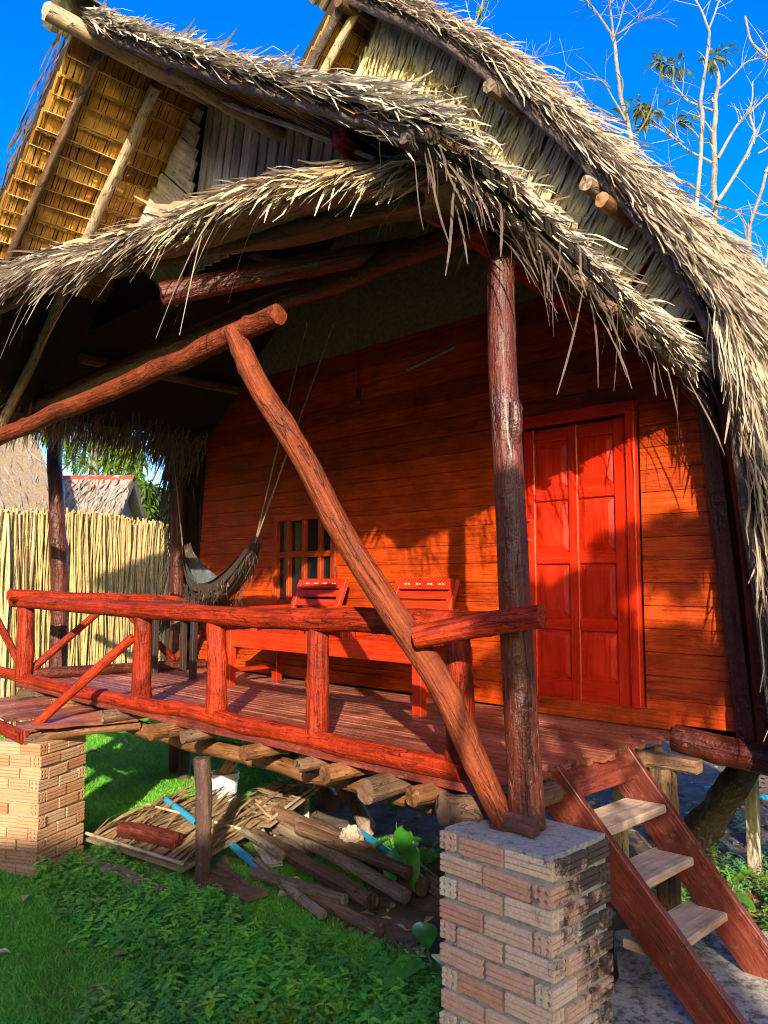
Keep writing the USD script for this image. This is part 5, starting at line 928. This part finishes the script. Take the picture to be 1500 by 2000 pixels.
# house across the lawn behind the photographer: it shades the lawn and the pillars
hc = np.array([-1.7, 2.55, 0]) + SH * 12.0; hr = 1.02 + 12.0 * math.tan(SUN_EL)
thatch_hut('thatched_house', float((hc + ST * -4.6)[0]), float((hc + ST * -4.6)[1]), math.atan2(ST[1], ST[0]) - PI / 2, 6.5, 11.4, hr - 2.6, hr - 0.05, 'thatched house across the lawn, behind the photographer', n=1200)

# ------------------------------------------------------------------ trees
def polytree(name, label, cat, limbs, twigs, seed, leaf=None, group=None, bark='bare_bark'):
    """limbs: (points, r0, r1) in metres; twigs: how many small ones per limb"""
    t = thing(name, label, cat, group); g = np.random.default_rng(abs(int(seed))); parts = []; tips = []
    for k, (pts, r0, r1) in enumerate(limbs):
        m = tube(pts, (r0 * 0.6, r1 * 0.62), ns=8, n=max(8, 5 * len(pts)), rough=0.08, seed=seed + k, wob=0.10, knots=2, caps=False)
        if k == 0: obj('trunk', m[:2], bark, t, smooth=True, uv=m[2])
        else: parts.append(m)
        c = curve(pts, 20)
        for _ in range(int(twigs * 1.4)):
            i = g.integers(6, 20); d = unit(unit(c[min(i, 18) + 1] - c[min(i, 18)]) + g.normal(0, 0.75, 3) + np.array([0, 0, 0.35])); L = g.uniform(0.3, 1.1); p1 = c[i] + d * L * 0.5 + g.normal(0, 0.05, 3); p2 = p1 + unit(d + g.normal(0, 0.3, 3)) * L * 0.5
            rr = max(0.005, 0.8 * (r0 + (r1 - r0) * i / 19) * 0.35); parts.append(tube([c[i], p1, p2], (rr, 0.004), ns=5, n=7, rough=0, caps=False)); tips.append(p2)
            if g.random() < 0.4: parts.append(tube([p1, p1 + unit(d + g.normal(0, 0.7, 3)) * L * 0.4], (rr * 0.6, 0.003), ns=4, n=4, rough=0, caps=False))
    if parts: m = join(parts); obj('branches', m[:2], bark, t, smooth=True, uv=m[2])
    return t, tips
def leaf_cluster(t, centres, rad, n, L, W, mat, seed, droop=0.4, name='leaves'):
    g = np.random.default_rng(abs(int(seed))); C = np.repeat(np.asarray(centres, float), n, 0); N = len(C); d = unit(g.normal(0, 1, (N, 3)) + np.array([0, 0, -0.1]))
    root = C + d * (rad * g.uniform(0.05, 0.8, N))[:, None] * np.array([1, 1, 0.6])
    v, f = blades(root, d + g.normal(0, 0.4, (N, 3)), np.tile(UP + 0.01, (N, 1)), g.uniform(L * 0.6, L * 1.3, N), g.uniform(W * 0.7, W * 1.3, N), g, droop=droop, seg=3, tip=0.05, belly=0.45, roll=0.6); obj(name, (v, f), mat, t, kind='stuff')
W_ = lambda dep, *pts: [atd(px, py, dep) for px, py in pts]
GT = 'leafless trees behind the bungalow'
d1 = 14.5
t, _ = polytree('bare_tree', 'pale leafless tree with a bare forked top, left of the other bare trees', 'tree', [
    (W_(d1, (1330, 1080), (1290, 620), (1262, 420), (1240, 325), (1222, 230), (1205, 130), (1198, 70)), 0.11, 0.05),
    (W_(d1, (1198, 72), (1165, 30), (1135, -14)), 0.045, 0.02), (W_(d1 + 0.2, (1198, 72), (1192, 10), (1186, -50)), 0.04, 0.02), (W_(d1 - 0.3, (1199, 72), (1215, 30), (1228, -20)), 0.025, 0.012), (W_(d1, (1200, 70), (1232, 50), (1260, 36)), 0.028, 0.012), (W_(d1 + .3, (1204, 70), (1235, 42), (1250, 24)), 0.018, 0.008),
    (W_(d1 - 0.4, (1222, 236), (1202, 190), (1180, 156), (1146, 152), (1104, 124)), 0.035, 0.012), (W_(d1 + 0.4, (1226, 242), (1165, 208), (1128, 198)), 0.030, 0.012), (W_(d1, (1240, 325), (1190, 300), (1168, 262)), 0.018, 0.008),
    (W_(d1, (1237, 270), (1275, 330), (1340, 360), (1395, 400)), 0.03, 0.035)], 5, 1001, group=GT)
leaf_cluster(t, W_(d1, (1236, 212), (1262, 212), (1250, 205), (1278, 216), (1264, 236)), 0.26, 15, 0.24, 0.08, 'olive_leaf', 1, droop=0.6)
t, _ = polytree('bare_tree', 'pale leafless tree with a dark second stem and small leaf tufts', 'tree', [
    (W_(d1 + 1, (1420, 1080), (1402, 640), (1400, 500), (1395, 400), (1394, 300), (1392, 210), (1400, 165), (1394, 120)), 0.14, 0.05),
    (W_(d1, (1350, 640), (1355, 460), (1373, 260), (1370, 205), (1384, 100), (1384, 58)), 0.08, 0.035), (W_(d1, (1384, 58), (1372, 25), (1352, -10)), 0.04, 0.025), (W_(d1, (1384, 58), (1398, 20), (1408, -10)), 0.03, 0.02),
    (W_(d1 + 1, (1392, 216), (1345, 196), (1326, 176), (1300, 146)), 0.045, 0.018), (W_(d1 + .6, (1390, 318), (1325, 272), (1252, 236)), 0.05, 0.016), (W_(d1 + 1.3, (1402, 310), (1435, 250), (1465, 215), (1470, 160)), 0.06, 0.02), (W_(d1 + .7, (1400, 395), (1437, 345), (1475, 275), (1470, 225), (1498, 186)), 0.07, 0.025),
    (W_(d1 + 1, (1404, 175), (1450, 130), (1478, 114)), 0.03, 0.015), (W_(d1 + .5, (1395, 402), (1440, 415), (1463, 448)), 0.04, 0.02), (W_(d1 + 1, (1400, 500), (1340, 440), (1300, 400), (1278, 380)), 0.04, 0.012), (W_(d1 + 1, (1300, 400), (1330, 470), (1392, 520)), 0.03, 0.03), (W_(d1 + .6, (1325, 272), (1318, 240), (1332, 236)), 0.02, 0.01)], 6, 1002, group=GT)
leaf_cluster(t, W_(d1 + 1, (1286, 120), (1312, 124), (1300, 118), (1326, 130), (1400, 108), (1412, 104), (1386, 116)), 0.26, 12, 0.22, 0.075, 'olive_leaf', 2, droop=0.6)
leaf_cluster(t, W_(d1 + .6, (1318, 240), (1344, 236), (1302, 420)), 0.18, 9, 0.2, 0.07, 'olive_leaf', 3, droop=0.6)
polytree('bare_tree', 'dark crooked leafless tree at the right edge of the picture', 'tree', [
    (W_(d1 - 2, (1500, 1080), (1485, 700), (1478, 585), (1466, 520), (1462, 460), (1470, 415), (1496, 338)), 0.10, 0.04), (W_(d1 - 2, (1480, 588), (1490, 550), (1498, 505)), 0.05, 0.035), (W_(d1 - 2, (1455, 32), (1470, 85), (1512, 122)), 0.03, 0.03), (W_(d1 - 2, (1480, 300), (1500, 290), (1530, 260)), 0.02, 0.02), (W_(d1 - 2, (1496, 338), (1520, 280), (1540, 150), (1512, 122)), 0.06, 0.04), (W_(d1 - 2, (1470, 415), (1500, 420), (1520, 400)), 0.02, 0.02)], 4, 1003, group=GT)
t, tips = polytree('slender_tree', 'thin twiggy tree top with a few yellow leaves above the main roof', 'tree', [(W_(19, (960, 1080), (935, 300), (924, 85), (928, 45), (946, 0), (950, -40)), 0.10, 0.02), (W_(19, (926, 60), (914, 20), (908, -10)), 0.025, 0.012), (W_(19, (926, 70), (945, 40), (957, 28)), 0.02, 0.01)], 4, 1004)
leaf_cluster(t, W_(19, (938, 20), (946, 8), (930, 30)), 0.22, 14, 0.10, 0.05, 'tree_leaf', 4)
t, tips = polytree('slender_tree', 'thin bare twigs showing above the slope of the main roof', 'tree', [(W_(20, (1130, 1080), (1060, 500), (1005, 260), (1012, 150), (1020, 120)), 0.09, 0.012), (W_(20, (1005, 260), (1030, 130), (1060, 110)), 0.02, 0.008), (W_(20, (1034, 384), (1088, 220), (1100, 160)), 0.025, 0.008)], 9, 1005)
# leafy trees seen under the left eave
def leafy_tree(name, label, trunk, r0, blobs, seed, n=60, L=0.35, W=0.09, mat='tree_leaf', group=None, droop=0.5):
    t = thing(name, label, 'tree', group); m = tube(trunk, (r0, r0 * 0.55), ns=9, n=16, rough=0.1, seed=seed, caps=False); obj('trunk', m[:2], 'bare_bark', t, smooth=True, uv=m[2]); br = []
    g = np.random.default_rng(abs(int(seed))); C = []; top = np.asarray(trunk[-1])
    for c, r in blobs:
        c = np.asarray(c, float); k_ = curve(trunk, 12)[g.integers(5, 12)]; br.append(tube([k_, (k_ + c) / 2 + g.normal(0, 0.2, 3), c], (r0 * 0.35, r0 * 0.1), ns=5, n=8, rough=0, caps=False)[:2])
        for _ in range(9): C.append((c + unit(g.normal(0, 1, 3)) * r * g.uniform(0.2, 1.0) * np.array([1, 1, 0.75]), r))
    obj('branches', join(br), 'bare_bark', t, smooth=True, kind='stuff')
    leaf_cluster(t, [c for c, _ in C], float(np.mean([r for _, r in C])) * 0.42, n, L, W, mat, seed, droop=droop, name='crown')
dB = 24
leafy_tree('feathery_tree', 'tall feathery tree with a pale straight trunk seen under the left eave', W_(dB, (195, 1160), (188, 1000), (185, 900), (184, 820), (182, 700)), 0.17, [(p, 0.7) for p in W_(dB, (150, 840), (215, 850), (240, 875), (140, 890), (205, 905), (160, 800), (230, 810), (110, 830), (250, 900), (180, 770), (120, 770))], 1101, n=24, L=0.42, W=0.07)
leafy_tree('bushy_tree', 'rounded yellow-green tree beyond the fence, left of the thatched eave edge', W_(dB - 3, (262, 1160), (262, 1040), (258, 960)), 0.12, [(p, 0.5) for p in W_(dB - 3, (240, 960), (262, 935), (285, 965), (245, 1000), (275, 1000), (255, 985))], 1102, n=46, L=0.22, W=0.07)
leafy_tree('bushy_tree', 'leafy green tree beyond the fence beside the pale cloud', W_(dB - 2, (320, 1160), (322, 1040), (318, 980)), 0.12, [(p, 0.5) for p in W_(dB - 2, (305, 985), (325, 965), (340, 990), (310, 1010), (335, 1015), (352, 970))], 1103, n=40, L=0.28, W=0.08)
# tree across the lawn that throws dappled shade on the wall and steps
c0 = np.array([-2.2, 4.4, 0]) + SH * 9.0
def sp(t_, k_, z): return np.array([-1.7, 2.55, 0]) + SH * k_ + ST * (t_ - 0.54) + UP * z
blobs = [(sp(1.0, 6.0, 4.85), 0.26), (sp(1.25, 5.8, 4.72), 0.26), (sp(1.05, 6.2, 4.42), 0.30), (sp(1.36, 6.0, 4.32), 0.30), (sp(1.5, 5.8, 4.98), 0.18), (sp(1.72, 6.1, 5.05), 0.14), (sp(1.68, 5.9, 4.3), 0.20), (sp(1.2, 6.0, 4.08), 0.28), (sp(0.85, 6.1, 4.6), 0.25), (sp(0.5, 6.0, 4.05), 0.26), (sp(0.45, 5.8, 4.5), 0.12), (sp(1.55, 6.2, 3.55), 0.3)]
leafy_tree('shade_tree', 'leafy tree behind the photographer', [sp(0.1, 6.7, 0), sp(0.2, 6.6, 2), sp(0.7, 6.2, 3.5)], 0.10, blobs, 1104, n=7, L=0.26, W=0.12)

# unseen tree rows added to keep low sky light out of the porch
def tree_belt(label, pts, h, seed):
    g = np.random.default_rng(seed); c = curve(pts, 60); t = thing('tree_belt', label, 'trees'); note(t, kind='stuff'); n = 9000
    i = g.integers(0, 60, n); root = c[i] + np.c_[g.normal(0, 0.7, (n, 2)), h * g.random(n) ** 0.8 * (0.75 + 0.35 * meshkit.fbm(c[i] * 0.5, 2, seed))]
    v, f = blades(root, unit(g.normal(0, 1, (n, 3))), np.tile(UP + 0.01, (n, 1)), g.uniform(0.6, 1.2, n), 0.35, g, droop=0.3, seg=2, belly=0.45); obj('foliage', (v, f), 'tree_leaf', t, kind='stuff')
    b = np.array(c); V = np.vstack([b, b + UP * h * 0.72]); k = np.arange(59); q = np.stack([k, k + 1, k + 61, k + 60], -1); V2 = V + np.array([0.3, 0.3, 0]); obj('inner_foliage', (np.vstack([V, V2]), np.vstack([q, q[:, ::-1] + 120])), 'lawn', t, kind='stuff')
tree_belt('added unseen tree row in front of the bungalow, blocking low sky light', [(-22, -2.0, 0), (-14, -8, 0), (-4.5, -13.5, 0), (0.5, -14.5, 0)], 9, 1201)
tree_belt('added unseen tree row right of the bungalow, blocking low sky light', [(9.8, 0.0, 0), (10, 6, 0), (8.5, 15, 0)], 9, 1202)
